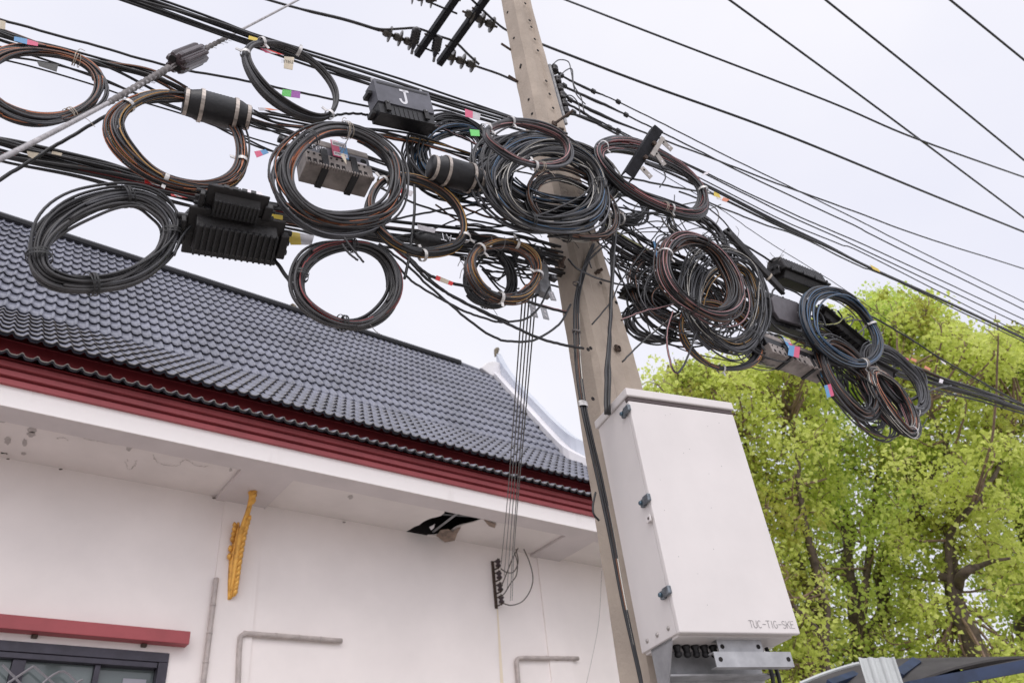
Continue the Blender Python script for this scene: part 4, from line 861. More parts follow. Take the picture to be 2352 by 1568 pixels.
# the thick cut bundle: seven stubs side by side
A = np.array(PV(1672, 530, -.06)); Bq = np.array(PV(1792, 660, -.06)); T = thing('cable_stub_bundle', 'stiff bundle of thick cut black cables bound with wire, below the fan wires', 'cable bundle', (A+Bq)/2)
u = (Bq-A)/np.linalg.norm(Bq-A); w = np.cross(u, [0, 1, 0]); mb = MB()
for k in range(8):
    o = w*((k % 4-1.5)*.016)+np.array([0, (k//4)*.016, 0]); st = A+o-u*rnd.uniform(-.03, .03); q = spl([st, A+o*1.1+u*.15, (A+Bq)/2+o, Bq-u*.05+o*.8, Bq+o*.7+u*rnd.uniform(0, .05)], 6); mb.tube(q, .0085, BLK if k % 2 else FADE, 10)
mb.obj('cut_cable', T, smooth=True)
for t in (.45, .8):
    mb = MB(); ring_band(mb, A+(Bq-A)*t+np.array([0, .008, 0]), u, w, .038, .02, .012, TIET if t > .5 else TIEB); mb.obj('binding_wire', T)

# --- five drop wires from the pole bracket to the hall wall
for k in range(5):
    a = onY(1201+k*7.5, 668+k*3, 2.05+.02*k); b = spools[min(3, 3-k if k < 4 else 0)]+np.array([.005, 0, .01*(k == 4)])
    wire([a, a*.5+b*.5-np.array([0, 0, .06+.03*k]), b+np.array([.03*k, 0, 0])], .0036, 'thin drop wire from the pole to the %s spool of the wall rack' % ['top', 'second', 'third', 'bottom', 'bottom'][k] if k < 4 else 'rightmost thin drop wire ending at the bottom spool', 'drop wires to the hall', name='drop_wire', cat='wire', seg=12)
for D, l in (([(1150, 1305), (1165, 1314), (1180, 1312), (1190, 1290), (1185, 1260)], 'short thin lead looping from the top wall spool into the soffit'), ([(1152, 1345), (1162, 1320), (1178, 1280), (1190, 1258)], 'straight thin lead between the wall rack and the soffit'),
             ([(1156, 1385), (1175, 1389), (1200, 1380), (1218, 1355), (1224, 1325), (1216, 1290), (1203, 1260)], 'wide thin loop from the bottom wall spool up to the soffit'), ([(1150, 1370), (1160, 1360), (1172, 1340), (1186, 1320), (1188, 1290), (1180, 1265)], 'crooked thin lead hanging beside the wall rack')):
    wire([onY(a, b, 7.85) for a, b in D], .007, l, 'thin leads at the wall rack', name='lead_wire', m=mat('lead_brown', (.09, .075, .06), .6))
wire([onY(a, b, 7.9) for a, b in ((1382, 1310), (1376, 1420), (1362, 1500), (1340, 1600))], .0022, 'hair thin wire hanging down the white wall near the pole', name='lead_wire', m=mat('lead_grey', (.2, .19, .19), .6))

# perforated steel straps left of the pole
for k, (a, b, l) in enumerate((((1222, 700), (1229, 728), 'left of the two short perforated straps hanging by the pole'), ((1246, 700), (1255, 733), 'right of the two short perforated straps hanging by the pole'), ((1264, 670), (1272, 690), 'perforated strap tucked against the pole'))):
    A = P(*a, .1); Bq = P(*b, .1); m_, L = frame_mat(A, Bq, up=(1, 0, 0)); T = thing('perforated_strap', l, 'bracket', group='perforated straps by the pole', mw=m_)
    mb = MB(); mb.box((-L/2, -.002, -.016), (L/2, .002, .016), GAL); mb.obj('strap', T); mb = MB()
    for x in (-L*.3, 0, L*.3): mb.cyl((x, -.0035, 0), (x, .0035, 0), .006, TW, 10)
    mb.obj('hole', T)
mb = MB(); q = P(1245, 640, .12); mb.box(q-np.array([.04, .02, .10]), q+np.array([.03, .02, .08]), GALD); tag(mb.obj('steel_plate', bevel=.004), 'grey steel plate wedged between the tangle and the pole', 'bracket')

# ================================================================== closures and boxes
def banded(a, b, hgt, label, dy):
    A = PV(*a, dy); Bq = PV(*b, dy); mw, L = frame_mat(A, Bq); T = thing('splice_closure', label, 'splice closure', group='round banded sleeves', mw=mw)
    R0 = hgt/2; mb = MB(); pr_ = [(0, R0*.80), (L*.10, R0*.84), (L*.20, R0*.98)]
    for k in range(11): pr_ += [(L*(.22+.052*k), R0*1.0), (L*(.22+.052*k+.04), R0*1.02)]
    pr_ += [(L*.84, R0*.96), (L*.93, R0*.80), (L, R0*.76)]
    mb.lathe((-L/2, 0, 0), (L/2, 0, 0), pr_, PL, 22); mb.obj('rubber_body', T, smooth=True)
    for x, rr in ((.035, .83), (.255, 1.035), (.76, 1.035), (.955, .80)):
        mb = MB(); x0 = -L/2+x*L; ring_band(mb, np.array([x0, 0, 0]), np.array([1., 0, 0]), np.array([0, 0, 1.]), R0*rr, R0*rr, L*.055, STL, .0025, 28); mb.cyl((x0, -.006, R0*rr), (x0, -.006, R0*rr+.018), .003, GALD, 6); mb.obj('steel_band', T)
    return T
banded((421, 232), (574, 272), .112, 'round banded black sleeve over the left coil', -.02)
banded((990, 384), (1104, 416), .118, 'round banded black sleeve in front of the dark coil near the pole', -.10)

# lettered box
A = PV(854, 236, -.03); Bq = PV(982, 266, -.03); mw, L = frame_mat(A, Bq, roll=math.radians(6)); T = thing('terminal_box', 'grey box with a white letter J slung under the top run', 'terminal box', mw=mw)
H = .120; mb = MB(); mb.box((-L/2, -.05, -H*.25), (L/2, .03, H*.72), PLG); mb.box((-L/2+.012, -.0515, H*.56), (L/2-.012, -.0505, H*.64), PL); mb.obj('lid', T, bevel=.005)
mb = MB(); mb.box((-L/2+.002, -.044, -H*.72), (L/2-.004, .035, -H*.252), PL)
for k in range(8): mb.box((-L/2+.03+k*.022, -.047, -H*.70), (-L/2+.034+k*.022, -.0445, -H*.32), PL)
for x in (-L/2-.02, L/2-.0): mb.box((x, -.02, -H*.62), (x+.02, .03, -H*.45), PL)
mb.box((-L/2-.02, -.02, H*.25), (-L/2, .03, H*.40), PL); mb.obj('base', T, bevel=.004)
for x in (-L/2+.03, L/2-.055):
    mb = MB(); mb.box((x, -.056, -H*.62), (x+.022, -.0475, -H*.20), PLD); mb.cyl((x+.011, -.060, -H*.27), (x+.011, -.052, -H*.27), .005, GALD, 8); mb.obj('latch', T, bevel=.002)
mb = MB(); letters(mb, 'J', (-.024, -.05, H*-.10), (1, 0, 0), (0, 0, 1), .070, INKW, w=.27); mb.obj('lettering', T)
for x in (-L/2+.006, L/2-.03):
    mb = MB(); mb.box((x, -.03, H*.72), (x+.012, -.02, H*.95), GAL); mb.cyl((x+.006, -.031, H*.86), (x+.006, -.019, H*.86), .003, DARK, 8); mb.obj('hanger', T)

# finned black closures
def finned(a, b, h, d, label, dy, nf=14, roll=0, sticker=False, m=PLD, clip=True, low_fins=True):
    A = PV(*a, dy); Bq = PV(*b, dy); mw, L = frame_mat(A, Bq, roll=roll); T = thing('splice_closure', label, 'splice closure', group='finned black closures', mw=mw)
    c = h*.22; mb = MB(); poly = [(-d/2, -h*.1), (-d/2+c*.8, h*.42), (-d/2+c*2, h/2), (d/2-c*2, h/2), (d/2-c*.8, h*.42), (d/2, -h*.1)]
    mb.prism(poly, -L/2+.012, L/2-.012, m, 0); up_ = mb.obj('upper_shell', T, bevel=.006)
    mb = MB(); mb.prism([(-d/2+.01, -h*.1), (d/2-.01, -h*.1), (d/2-.03, -h*.42), (-d/2+.03, -h*.42)], -L/2+.02, L/2-.02, m, 0); mb.prism([(-d/2-.012, -h*.14), (d/2+.012, -h*.14), (d/2+.012, -h*.06), (-d/2-.012, -h*.06)], -L/2-.004, L/2+.004, m, 0)
    for sx in (-1, 1):
        mb.box((sx*L/2-.006, -d*.3, -h*.28), (sx*L/2+.022 if sx > 0 else sx*L/2-.022, d*.3, -h*.02), m)
        for yy in (-.25, 0, .25): mb.cyl((sx*(L/2-.01), d*yy, -h*.02), (sx*(L/2+.035), d*yy, -h*.02), h*.07, PL, 10)
    mb.obj('lower_shell', T, bevel=.004)
    mb = MB()
    for k in range(nf):
        x = -L/2+.025+(L-.05)*k/(nf-1); mb.prism([(a_*1.02, b_*1.025) for a_, b_ in poly], x-.0022, x+.0022, PL, 0)
        if low_fins: mb.box((x-.003, -d/2+.02, -h*.50), (x+.003, d/2-.02, -h*.42), PL)
    mb.obj('rib', T)
    if clip:
        for k in range(4): mb = MB(); x = -L/2+.05+(L-.1)*k/3; mb.box((x-.008, -d/2-.018, -h*.18), (x+.008, -d/2-.0125, -h*.02), PL); mb.obj('clip', T, bevel=.001)
    if sticker:
        mb = MB(); x = L*.10; mb.add([(x, -d/2+c*.35-.004, h*.12), (x+L*.32, -d/2+c*.35-.004, h*.12), (x+L*.30, -d/2+c*.85-.004, h*.45), (x+L*.02, -d/2+c*.85-.004, h*.45), (x, -d/2+c*.35-.002, h*.12), (x+L*.32, -d/2+c*.35-.002, h*.12), (x+L*.30, -d/2+c*.85-.002, h*.45), (x+L*.02, -d/2+c*.85-.002, h*.45)], [(0, 1, 2, 3), (7, 6, 5, 4), (0, 4, 5, 1), (2, 6, 7, 3)], TW); mb.obj('sticker', T)
    return T
finned((428, 520), (640, 554), .155, .15, 'biggest finned black closure hanging over the roof ridge', .0, 14, roll=math.radians(-18))
finned((474, 454), (608, 482), .090, .10, 'small finned black closure with a pale sticker on the bigger one', -.10, 12, roll=math.radians(-8), sticker=True)
finned((1778, 618), (1880, 658), .165, .15, 'domed finned black closure standing out above the right run', -.02, 16, roll=math.radians(14), low_fins=False)
finned((1436, 668), (1528, 694), .085, .09, 'small ribbed black closure just right of the pole', .10, 12, roll=math.radians(5))
finned((1880, 712), (1985, 800), .13, .10, 'ribbed black closure seen through the blue striped coil', .04, 10, roll=math.radians(0))
finned((1992, 830), (2045, 858), .11, .09, 'short black closure peeking below the blue striped coil', .0, 5, clip=False)
# rounded black closure with a grey lid
A = PV(1752, 705, -.02); Bq = PV(1842, 735, -.02); mw, L = frame_mat(A, Bq, roll=math.radians(12)); T = thing('terminal_box', 'eight sided black box with a slate lid and a white stroke', 'terminal box', mw=mw)
oc = lambda w, h, c: [(-w, -h+c), (-w, h-c), (-w+c, h), (w-c, h), (w, h-c), (w, -h+c), (w-c, -h), (-w+c, -h)]
mb = MB(); mb.prism(oc(L*.52, .10, .05), -.02, .07, PL, 1)
for k in range(20): a = k*2*PI/20; mb.cyl((math.cos(a)*L*.50, -.028, math.sin(a)*.095), (math.cos(a)*L*.50, .0, math.sin(a)*.095), .007, PL, 6)
mb.obj('body', T, bevel=.004); mb = MB(); mb.prism(oc(L*.40, .075, .035), -.045, -.021, PLL, 1); mb.obj('lid', T, bevel=.004)
mb = MB(); letters(mb, '1/', (L*.18, -.0455, -.02), (1, 0, 0), (.2, 0, 1), .035, INKW, w=.2, gap=.0); mb.obj('lettering', T)

# beige terminal boxes
def beige(a, b, label, dy, hgt=.135, txt=None, st_left=False):
    A = PV(*a, dy); Bq = PV(*b, dy); mw, L = frame_mat(A, Bq, roll=math.radians(-6)); T = thing('terminal_box', label, 'terminal box', group='beige terminal boxes with black straps', mw=mw); h = hgt
    mb = MB(); mb.box((-L/2, -.04, -h*.05), (L/2, .05, h*.5), PLG if txt else PL); mb.box((-L/2+.01, -.042, h*.30), (L/2, .05, h*.52), BEI); mb.box((-L/2, -.05, -h*.5), (L/2, .05, -h*.052), BEI); mb.obj('case', T, bevel=.004)
    mb = MB(); holes = MB()
    for k in range(12):
        x = -L/2+L*(k+.5)/12
        if k % 4 != 3:
            mb.box((x-.006, -.053, -h*.44), (x+.006, -.0502, -h*.34), DARK); mb.cyl((x, -.053, -h*.15), (x, -.0495, -h*.15), .0045, DARK, 8)
        mb.box((x-.008, -.06, -h*.56), (x-.002, -.045, -h*.5), BEI); mb.box((x+.004, -.06, -h*.56), (x+.008, -.045, -h*.5), BEI)
    mb.obj('port_row', T)
    for x in (-.22, .22):
        mb = MB(); mb.box((x*L-.013, -.055, -h*.55), (x*L+.013, .052, h*.10), PL); mb.obj('strap', T, bevel=.002)
    mb = MB(); x = -L*.10 if not st_left else -L*.18; w = .064; z0 = -h*.08; z1 = h*.52
    mb.box((x, -.0575, z0), (x+w/2, -.056, z1), TP if not st_left else TB); mb.box((x+w/2, -.0575, z0), (x+w, -.056, z1), TB if not st_left else TP)
    mb.box((x+.004, -.0585, z1*.62), (x+w-.004, -.0577, z1*.95), TW); mb.box((x+.004, -.0585, z0*.6), (x+w-.004, -.0577, z1*.16), TW)
    for q_ in range(3): mb.box((x+.008, -.0592, z1*(.70+.07*q_)), (x+w-.010, -.0586, z1*(.72+.07*q_)), INK)
    for q_ in range(2): mb.box((x+.008, -.0592, z1*(.0+.07*q_)), (x+w-.010, -.0586, z1*(.02+.07*q_)), INK)
    mb.obj('label_sticker', T)
    mb = MB(); 
    if txt: letters(mb, txt, (-L*.40, -.0405, h*.10), (1, 0, 0), (0, 0, 1), h*.17, INKW, w=.22); mb.obj('lettering', T); mb = MB()
    mb.box((L*.18, -.0425, -h*.02), (L*.44, -.0405, h*.05), TW); mb.obj('printed_strip', T); mb = MB(); mb.cyl((L*.40, -.043, h*.14), (L*.40, -.0405, h*.14), .012, DARK, 12); mb.obj('plug_hole', T)
    return T
beige((690, 362), (842, 402), 'beige and grey terminal box seen through the orange striped coil', .02, .165, 'TMC')
beige((1748, 796), (1880, 846), 'beige terminal box hanging above the tree on the right run', .0, .15, None, True)

# black sleeve with upside down letters
A = PV(948, 545, .06); Bq = PV(1046, 568, .06); mw, L = frame_mat(A, Bq); T = thing('splice_closure', 'black sleeve with pale upside down letters inside the ochre coil', 'splice closure', mw=mw)
mb = MB(); mb.lathe((-L/2, 0, 0), (L/2, 0, 0), [(0, .012), (L*.05, .02), (L*.2, .036)]+[(L*(.25+.05*k), .038+.0015*(k % 2)) for k in range(11)]+[(L*.9, .03), (L, .014)], PL, 16); mb.obj('rubber_body', T, smooth=True)
mb = MB(); letters(mb, 'AT', (.058, -.040, .018), (-1, 0, 0), (0, 0, -1), .034, INKW, w=.2, nrm=(0, -1, 0)); mb.obj('lettering', T)

# steel arm with brackets
A = PV(1440, 408, -.10); Bq = PV(1508, 300, -.26); mw, L = frame_mat(A, Bq, up=(-.8, 0, .6)); T = thing('channel_bracket', 'black steel channel arm with three pale perforated brackets', 'bracket arm', mw=mw)
mb = MB(); w = .060; mb.box((-L/2, -.028, -w*.5), (L/2, -.022, w*.5), BLKS); mb.box((-L/2, -.0218, w*.5-.006), (L/2, .03, w*.5), BLKS); mb.box((-L/2, -.0218, -w*.5), (L/2, .03, -w*.5+.006), BLKS); mb.obj('channel', T, bevel=.002)
BRK = mat('bracket_zinc', (.40, .37, .34), .5, .4, var=.2, scale=30)
def brk(x, z, ang, l1):
    mb = MB(); ca, sa = math.cos(ang), math.sin(ang)
    X = lambda v: np.stack([x+v[:, 0]*ca-v[:, 2]*sa, v[:, 1]-.035, z+v[:, 0]*sa+v[:, 2]*ca], -1)
    mb.box((0, -.002, -.014), (l1, .002, .014), BRK, X); mb.obj('perforated_bracket', T)
    hb = MB()
    for q_ in (.25, .75): p = X(np.array([[l1*q_, -.0035, 0], [l1*q_, .0035, 0]])); hb.cyl(p[0], p[1], .006, TW if q_ > .5 else DARK, 10)
    hb.obj('bolt_hole', T)
brk(L*.33, -w*.6, math.radians(-95), .085); brk(L*.10, -w*.6, math.radians(-110), .10); brk(-L*.28, -w*.5, math.radians(-100), .075)
mb = MB(); mb.cyl((L*.2, -.045, -.02), (L*.2, -.03, -.02), .012, RUST, 6); mb.cyl((-L*.1, -.045, -.02), (-L*.1, -.03, -.02), .012, RUST, 6); mb.box((-L*.02, -.05, -w*.9), (L*.36, -.04, -w*.5), BRK); mb.obj('bolt', T)
cable([(1512, 372), (1524, 392), (1528, 410), (1515, 430)], .004, 'grey lead curling down from the steel arm', dy=-.08, m=GRY)

# tags and labels
def flag(D, mats_, label, dy=0, name='cable_tag', txt=None):
    """D: four view corners (top left, top right, bottom right, bottom left); mats_ left to right"""
    q = [P(a, b, dy) for a, b in D]; T = MB(); n = len(mats_); e = np.array([0, .0012, 0])
    for k, m in enumerate(mats_):
        t0, t1 = k/n, (k+1)/n; a = q[0]*(1-t0)+q[1]*t0; b = q[0]*(1-t1)+q[1]*t1; c = q[3]*(1-t1)+q[2]*t1; d = q[3]*(1-t0)+q[2]*t0; bow = np.array([0, -.004, 0])*(1-abs((t0+t1)-1))
        T.add([a, b, c, d, a+e, b+e, c+e, d+e], [(0, 1, 2, 3), (7, 6, 5, 4), (0, 4, 5, 1), (2, 6, 7, 3), (1, 5, 6, 2), (0, 3, 7, 4)], m)
    if txt:
        ux = q[1]-q[0]; ux /= np.linalg.norm(ux); uy = q[0]-q[3]; h = np.linalg.norm(uy); uy /= h
        if txt[1]: letters(T, txt[0], q[1]-uy*h*.3-ux*.003, -ux, -uy, h*txt[2], INK, w=.15, nrm=(0, -1, 0), lift=.001)
        else: letters(T, txt[0], q[3]+uy*h*.15+ux*np.linalg.norm(q[1]-q[0])*txt[3], ux, uy, h*txt[2], INK, w=.2, nrm=(0, -1, 0), lift=.001)
    return tag(T.obj(name), label, 'tag', 'tags on the cables')
flag([(649, 205), (690, 211), (689, 226), (647, 220)], (TG, TU), 'green and purple tag hanging inside the tall oval coil', .07)
flag([(1068, 250), (1104, 262), (1102, 276), (1069, 268)], (TP, CLR), 'pink and clear tag on the top left run', -.06)
flag([(1079, 297), (1101, 299), (1102, 313), (1082, 312)], (TG,), 'bright green tag near the big tangle', -.08)
flag([(653, 130), (676, 132), (672, 161), (652, 157)], (PAPER,), 'tan paper tag with faint writing inside the tall oval coil', -.03, txt=('TRUE', True, .24))
flag([(597, 111), (612, 112), (652, 126), (610, 121)], (TP, CLR, TR), 'thin pink and red strip inside the tall oval coil', -.02)
flag([(593, 247), (620, 249), (640, 253), (596, 254)], (CLR, TO), 'pale and orange strip right of the round banded sleeve', -.04)
flag([(584, 348), (610, 343), (618, 351), (590, 362)], (TP, TB), 'pink and blue tag between the two striped coils', -.06)
flag([(33, 84), (63, 90), (62, 102), (32, 94)], (TB,), 'blue tag at the top of the leftmost coil', -.08)
flag([(63, 90), (88, 98), (87, 106), (62, 102)], (TP,), 'pink strip beside the blue tag on the leftmost coil', -.08)
flag([(0, 46), (13, 50), (12, 68), (0, 66)], (PAPER,), 'tan wrap at the left edge of the photo', -.02)
flag([(84, 140), (134, 149), (130, 165), (90, 152)], (PL, PL), 'small black label plate inside the leftmost coil', .03, name='label_plate')
flag([(572, 82), (592, 88), (590, 95), (570, 90)], (TY,), 'yellow wrap on the top left run', -.02)
flag([(332, 412), (352, 418), (380, 427), (333, 420)], (TR, TW, TR), 'red and white label under the banded sleeve coil', -.02)
flag([(392, 445), (412, 449), (432, 455), (394, 450)], (TR, TW, TR), 'red and white label reading nt left of the finned closures', .05, txt=('nt', False, .6, .5))
flag([(120, 347), (143, 352), (141, 358), (118, 353)], (PAPER,), 'tan scrap on the lower left run', -.0)
flag([(62, 347), (90, 352), (75, 364), (64, 358)], (PAPER,), 'torn tan scrap left on the lower left run', -.0)
flag([(622, 491), (650, 495), (649, 505), (624, 500)], (TY,), 'yellow wrap right of the small finned closure', -.03)
flag([(655, 529), (722, 541), (716, 562), (668, 562)], (TY, CLR), 'crumpled yellow and clear plastic right of the big finned closure', .0)
flag([(917, 430), (950, 440), (945, 451), (920, 443)], (TR, TW), 'red and white label behind the orange striped coil', .05)
flag([(959, 515), (1002, 526), (998, 535), (961, 527)], (CLR,), 'frayed clear wrap above the lettered black sleeve', .02)
flag([(1003, 632), (1042, 648), (1038, 656), (1000, 642)], (TR, PAPER, PAPER, TR), 'tan label with red ends on the swooping cable', .02)
flag([(1640, 440), (1652, 446), (1656, 455), (1640, 450)], (TY,), 'yellow wrap at the tip of the right pink coil', -.10)
flag([(1648, 448), (1676, 458), (1668, 464), (1646, 456)], (TW, TO), 'white and orange strip beside the right pink coil', -.08)
flag([(1610, 404), (1625, 400), (1632, 392), (1618, 397)], (TW,), 'white tie tail sticking up from the right pink coil', -.16, name='tie_tail')
flag([(1998, 607), (2018, 618), (2022, 625), (2005, 618)], (TY,), 'yellow and white sleeve on the upper right run', .0, name='cable_sleeve')
flag([(1813, 792), (1838, 797), (1835, 822), (1810, 815)], (TB, TP), 'blue and red label on the right beige box', -.08)
flag([(1893, 885), (1908, 881), (1916, 908), (1900, 913)], (TB, TP), 'blue and pink tag dangling before the tree', -.08)
flag([(1882, 850), (1892, 846), (1900, 862), (1888, 866)], (TB,), 'small blue tag beside the right beige box', -.05)
flag([(2070, 816), (2088, 824), (2086, 829), (2068, 821)], (TB, TP), 'blue and pink strip on the gathered right run', .0)
flag([(2094, 821), (2106, 826), (2104, 832), (2092, 826)], (TO,), 'orange strip above the gathered right run', .0)
flag([(2125, 839), (2138, 846), (2136, 851), (2123, 845)], (TO,), 'second orange strip farther along the right run', .0)
flag([(2159, 869), (2167, 872), (2165, 880), (2157, 878)], (TW,), 'small white tag on the gathered right run', -.02)
flag([(2159, 826), (2172, 833), (2173, 838), (2165, 833)], (TW,), 'white sleeve on the taut cable over the tree', -.03, name='cable_sleeve')
flag([(1500, 553), (1505, 555), (1512, 595), (1508, 594)], (TB,), 'dull blue ribbon in the tangle right of the pole', .02)
flag([(782, 356), (790, 352), (795, 366), (796, 378), (785, 388), (776, 378), ][:4], (PAPER,), 'tan paper tag knotted inside the orange striped coil', -.14)
# stray binding wires
STR = ['hanging down inside the top of the orange striped coil', 'crossing above the tan paper tag', 'curling left of the small brown coil', 'above the small brown coil', 'above the thick cut cable bundle', 'poking up left of the domed closure', 'forked left of the domed closure', 'beside the steel arm', 'under the plain black hanging coil', 'left of the beige box', 'at the top of the plain black hanging coil', 'drooping right over the plain black hanging coil']
for k, D in enumerate([[(798, 292), (800, 310), (792, 340), (788, 352)], [(809, 300), (800, 318), (780, 350)], [(1052, 610), (1058, 600), (1066, 612), (1060, 622), (1056, 640)], [(1066, 590), (1070, 610), (1074, 625)], [(1690, 520), (1697, 530), (1694, 545)], [(1768, 580), (1782, 592), (1800, 585), (1788, 600)], [(1776, 600), (1790, 590), (1803, 572)], [(1508, 352), (1512, 346), (1520, 350)], [(850, 745), (862, 760), (875, 770)], [(645, 340), (636, 352), (628, 360)], [(785, 560), (800, 580), (822, 598)], [(790, 545), (812, 575), (835, 602)]]):
    cable(D, .0014 if k < 10 else .004, 'stray end of binding wire '+STR[k], 'stray binding wire ends', m=GUYD if k < 10 else FADE, dy=-.12, name='binding_wire', cat='wire', seg=6, n=5)
for k in range(18):
    c = [(655, 345), (1150, 560), (1235, 600), (1380, 500), (1560, 540), (1780, 600), (1300, 345), (1440, 330), (1690, 720), (1060, 600)][k % 10]; q = [P(c[0]+rnd.uniform(-25, 25), c[1]+rnd.uniform(-20, 20), -.1)]
    for j in range(4): q.append(q[-1]+np.array([rnd.uniform(-.03, .03), rnd.uniform(-.01, .01), rnd.uniform(-.03, .03)]))
    wire(q, .0011, 'curly hair of thin wire in the tangle', 'curly hairs of thin wire', m=GUYD, name='binding_wire', seg=6, n=4)
# knot of clamps near the orange coil
for k, (x, y) in enumerate(((648, 322), (640, 350), (658, 338), (1398, 488), (1425, 492), (1745, 690), (1270, 640), (1236, 575), (1415, 405), (1748, 745))):
    q = P(x, y, -.0); mb = MB(); mb.box(q-np.array([.016, .012, .010]), q+np.array([.016, .012, .012]), PL if k not in (3, 4) else STL); mb.cyl(q+np.array([0, -.014, 0]), q+np.array([0, .014, .012]), .006, GALD, 6)
    tag(mb.obj('line_clamp', bevel=.003), ['black line clamp left of the orange striped coil, uppermost', 'black line clamp left of the orange striped coil, lowest', 'black line clamp touching the rim of the orange striped coil', 'steel clamp at the lower right of the big tangle', 'second steel clamp right of the big tangle', 'black clamp beside the eight sided box', 'black clamp beside the rusty bolt on the pole', 'black clamp above the small brown coil', 'black clamp at the left foot of the steel arm', 'black clamp above the right beige box'][k], 'clamp', 'clamps in the tangle')

# ================================================================== street cabinet
a11 = math.radians(13.5); ux = Vector((math.cos(a11), -math.sin(a11), 0)); uy = Vector((math.sin(a11), math.cos(a11), 0)); uz = Vector((-.022, 0, 1)).normalized()
mw = Matrix((ux, uy, uz)).transposed().to_4x4(); mw.translation = (2.012, 1.75, 1.6+.70)
T = thing('street_cabinet', 'large cream metal cabinet fixed to the pole, lettered at its foot', 'cabinet', mw=mw)
CW, CD, CH = .480, .244, .912
mb = MB(); mb.box((.002, .022, .004), (CW, CD, CH-.0345), CAB); mb.obj('body', T, bevel=.003)
mb = MB(); mb.box((-.001, -.002, .0), (CW+.002, .0185, CH-.054), CAB); mb.obj('door', T, bevel=.004)
mb = MB(); mb.box((.004, .0186, .004), (CW-.003, .0219, CH-.05), CABI); mb.box((.001, .001, CH-.0495), (CW, .0215, CH-.0345), CABI); mb.obj('seal_gap_shade', T)  # seal strips coloured dark to deepen the shade in door and lid gaps
mb = MB(); mb.box((-.006, -.009, CH-.034), (CW+.008, CD+.01, CH+.0), CAB); mb.obj('lid', T, bevel=.004)
for z in (CH-.088, CH*.505, .135):
    mb = MB(); mb.box((-.016, -.010, z-.014), (-.0012, .028, z+.014), LATCH); mb.box((-.012, .028, z-.016), (.0035, .052, z+.012), LATCH); mb.cyl((-.022, .040, z-.002), (-.010, .040, z-.002), .008, mat('latch_knob', (.08, .13, .17), .35, .5), 12); o = mb.obj('latch', T, bevel=.004)
mb = MB(); z = CH*.505-.07; mb.box((-.014, .004, z-.012), (-.010, .034, z+.012), CAB); mb.box((-.007, .012, z-.012), (-.003, .036, z+.012), CAB); mb.cyl((-.0155, .016, z), (-.0095, .016, z), .006, CABI, 10); mb.obj('padlock_eye', T, bevel=.002)
for y in (.03+.03, .13, .195):
    mb = MB(); mb.lathe((.004, y, .032), (-.004, y, .032), [(0, .008), (.004, .0078), (.007, .004), (.008, .001)], mat('rivet', (.36, .33, .31), .4, .6), 10); mb.obj('rivet', T, smooth=True)
mb = MB(); letters(mb, 'TUC-TIG-SKE', (CW-.203, -.0023, .018), (1, 0, 0), (0, 0, 1), .0235, mat('marker_ink', (.14, .13, .135), .6), w=.10, gap=.22, nrm=(0, -1, 0), lift=.0012); mb.obj('lettering', T)
mb = MB(); r_ = np.random.RandomState(8)
for k in range(16): x, z = r_.uniform(.03, CW-.03), r_.uniform(.08, CH-.08); mb.box((x, -.0032, z), (x+r_.uniform(.001, .002), -.0024, z+r_.uniform(.001, .003)), GALD)
mb.obj('speck', T)
mb = MB(); mb.box((.012, .03, -.004), (CW-.012, CD-.01, .0115), CAB); mb.obj('floor_plate', T)
for k in range(7):
    x = .06+k*.036; mb = MB(); mb.lathe((x, .12, -.005), (x, .12, -.052), [(0, .014), (.006, .0145), (.012, .011), (.022, .0105), (.026, .0125), (.034, .0115), (.038, .006)], PL, 12); mb.obj('cable_gland', T, smooth=True)
mb = MB()
def chan(mb, x0, x1, y, z, w=.045, d=.03):
    mb.box((x0, y, z), (x1, y+.003, z+w), GAL); mb.box((x0, y+.0032, z+w-.003), (x1, y+d, z+w), GAL); mb.box((x0, y+.0032, z), (x1, y+d, z+.003), GAL)
chan(mb, .175, .355, .055, -.048, .046); chan(mb, .125, .435, .02, -.100, .048)
for x, y, z in ((.192, .0545, -.026), (.338, .0545, -.026), (.146, .0195, -.076), (.418, .0195, -.076)): mb.cyl((x, y+.001, z), (x, y-.0012, z), .0075, DARK, 12)
mb.obj('channel', T)
mb = MB(); GALM = mat('plate_galvanised', (.42, .42, .43), .45, .25, var=.25, scale=14); mb.box((.015, .19, -.26), (.44, .195, -.0045), GALM); mb.box((.015, .12, -.10), (.44, .1898, -.094), GALM)
mb.add([(.012, .06, .011), (.012, .2, .011), (.012, .2, -.22), (.016, .06, .011), (.016, .2, .011), (.016, .2, -.22)], [(0, 1, 2), (5, 4, 3), (0, 3, 4, 1), (1, 4, 5, 2), (2, 5, 3, 0)], GAL)
for x, s_ in ((.085, .012), (.15, .013), (.285, .010), (.335, .009), (.40, .010)): mb.cyl((x, .1895, -.16), (x, .1875, -.16), s_, DARK, 12)
mb.obj('mounting_plate', T)
mb = MB(); mb.cyl((.22, .19, -.17), (.22, .14, -.17), .010, RUST, 8); mb.box((.205, .17, -.195), (.24, .188, -.145), RUST); mb.obj('bolt', T, bevel=.002)
for k, (x, dx) in enumerate(((.40, .0), (.425, .012))):
    mb = MB(); mb.tube(spl([(x, .12, -.01), (x+.01, .11, -.1), (x+dx, .13, -.2), (x+dx-.01, .16, -.34)], 6), .007, BLK if k else FADE, 8); mb.obj('lead_cable', T, smooth=True)
mb = MB(); mb.tube(spl([(.088, .19, -.15), (.10, .175, -.19), (.085, .18, -.30)], 6), .007, BLK, 8); mb.obj('lead_cable', T, smooth=True)

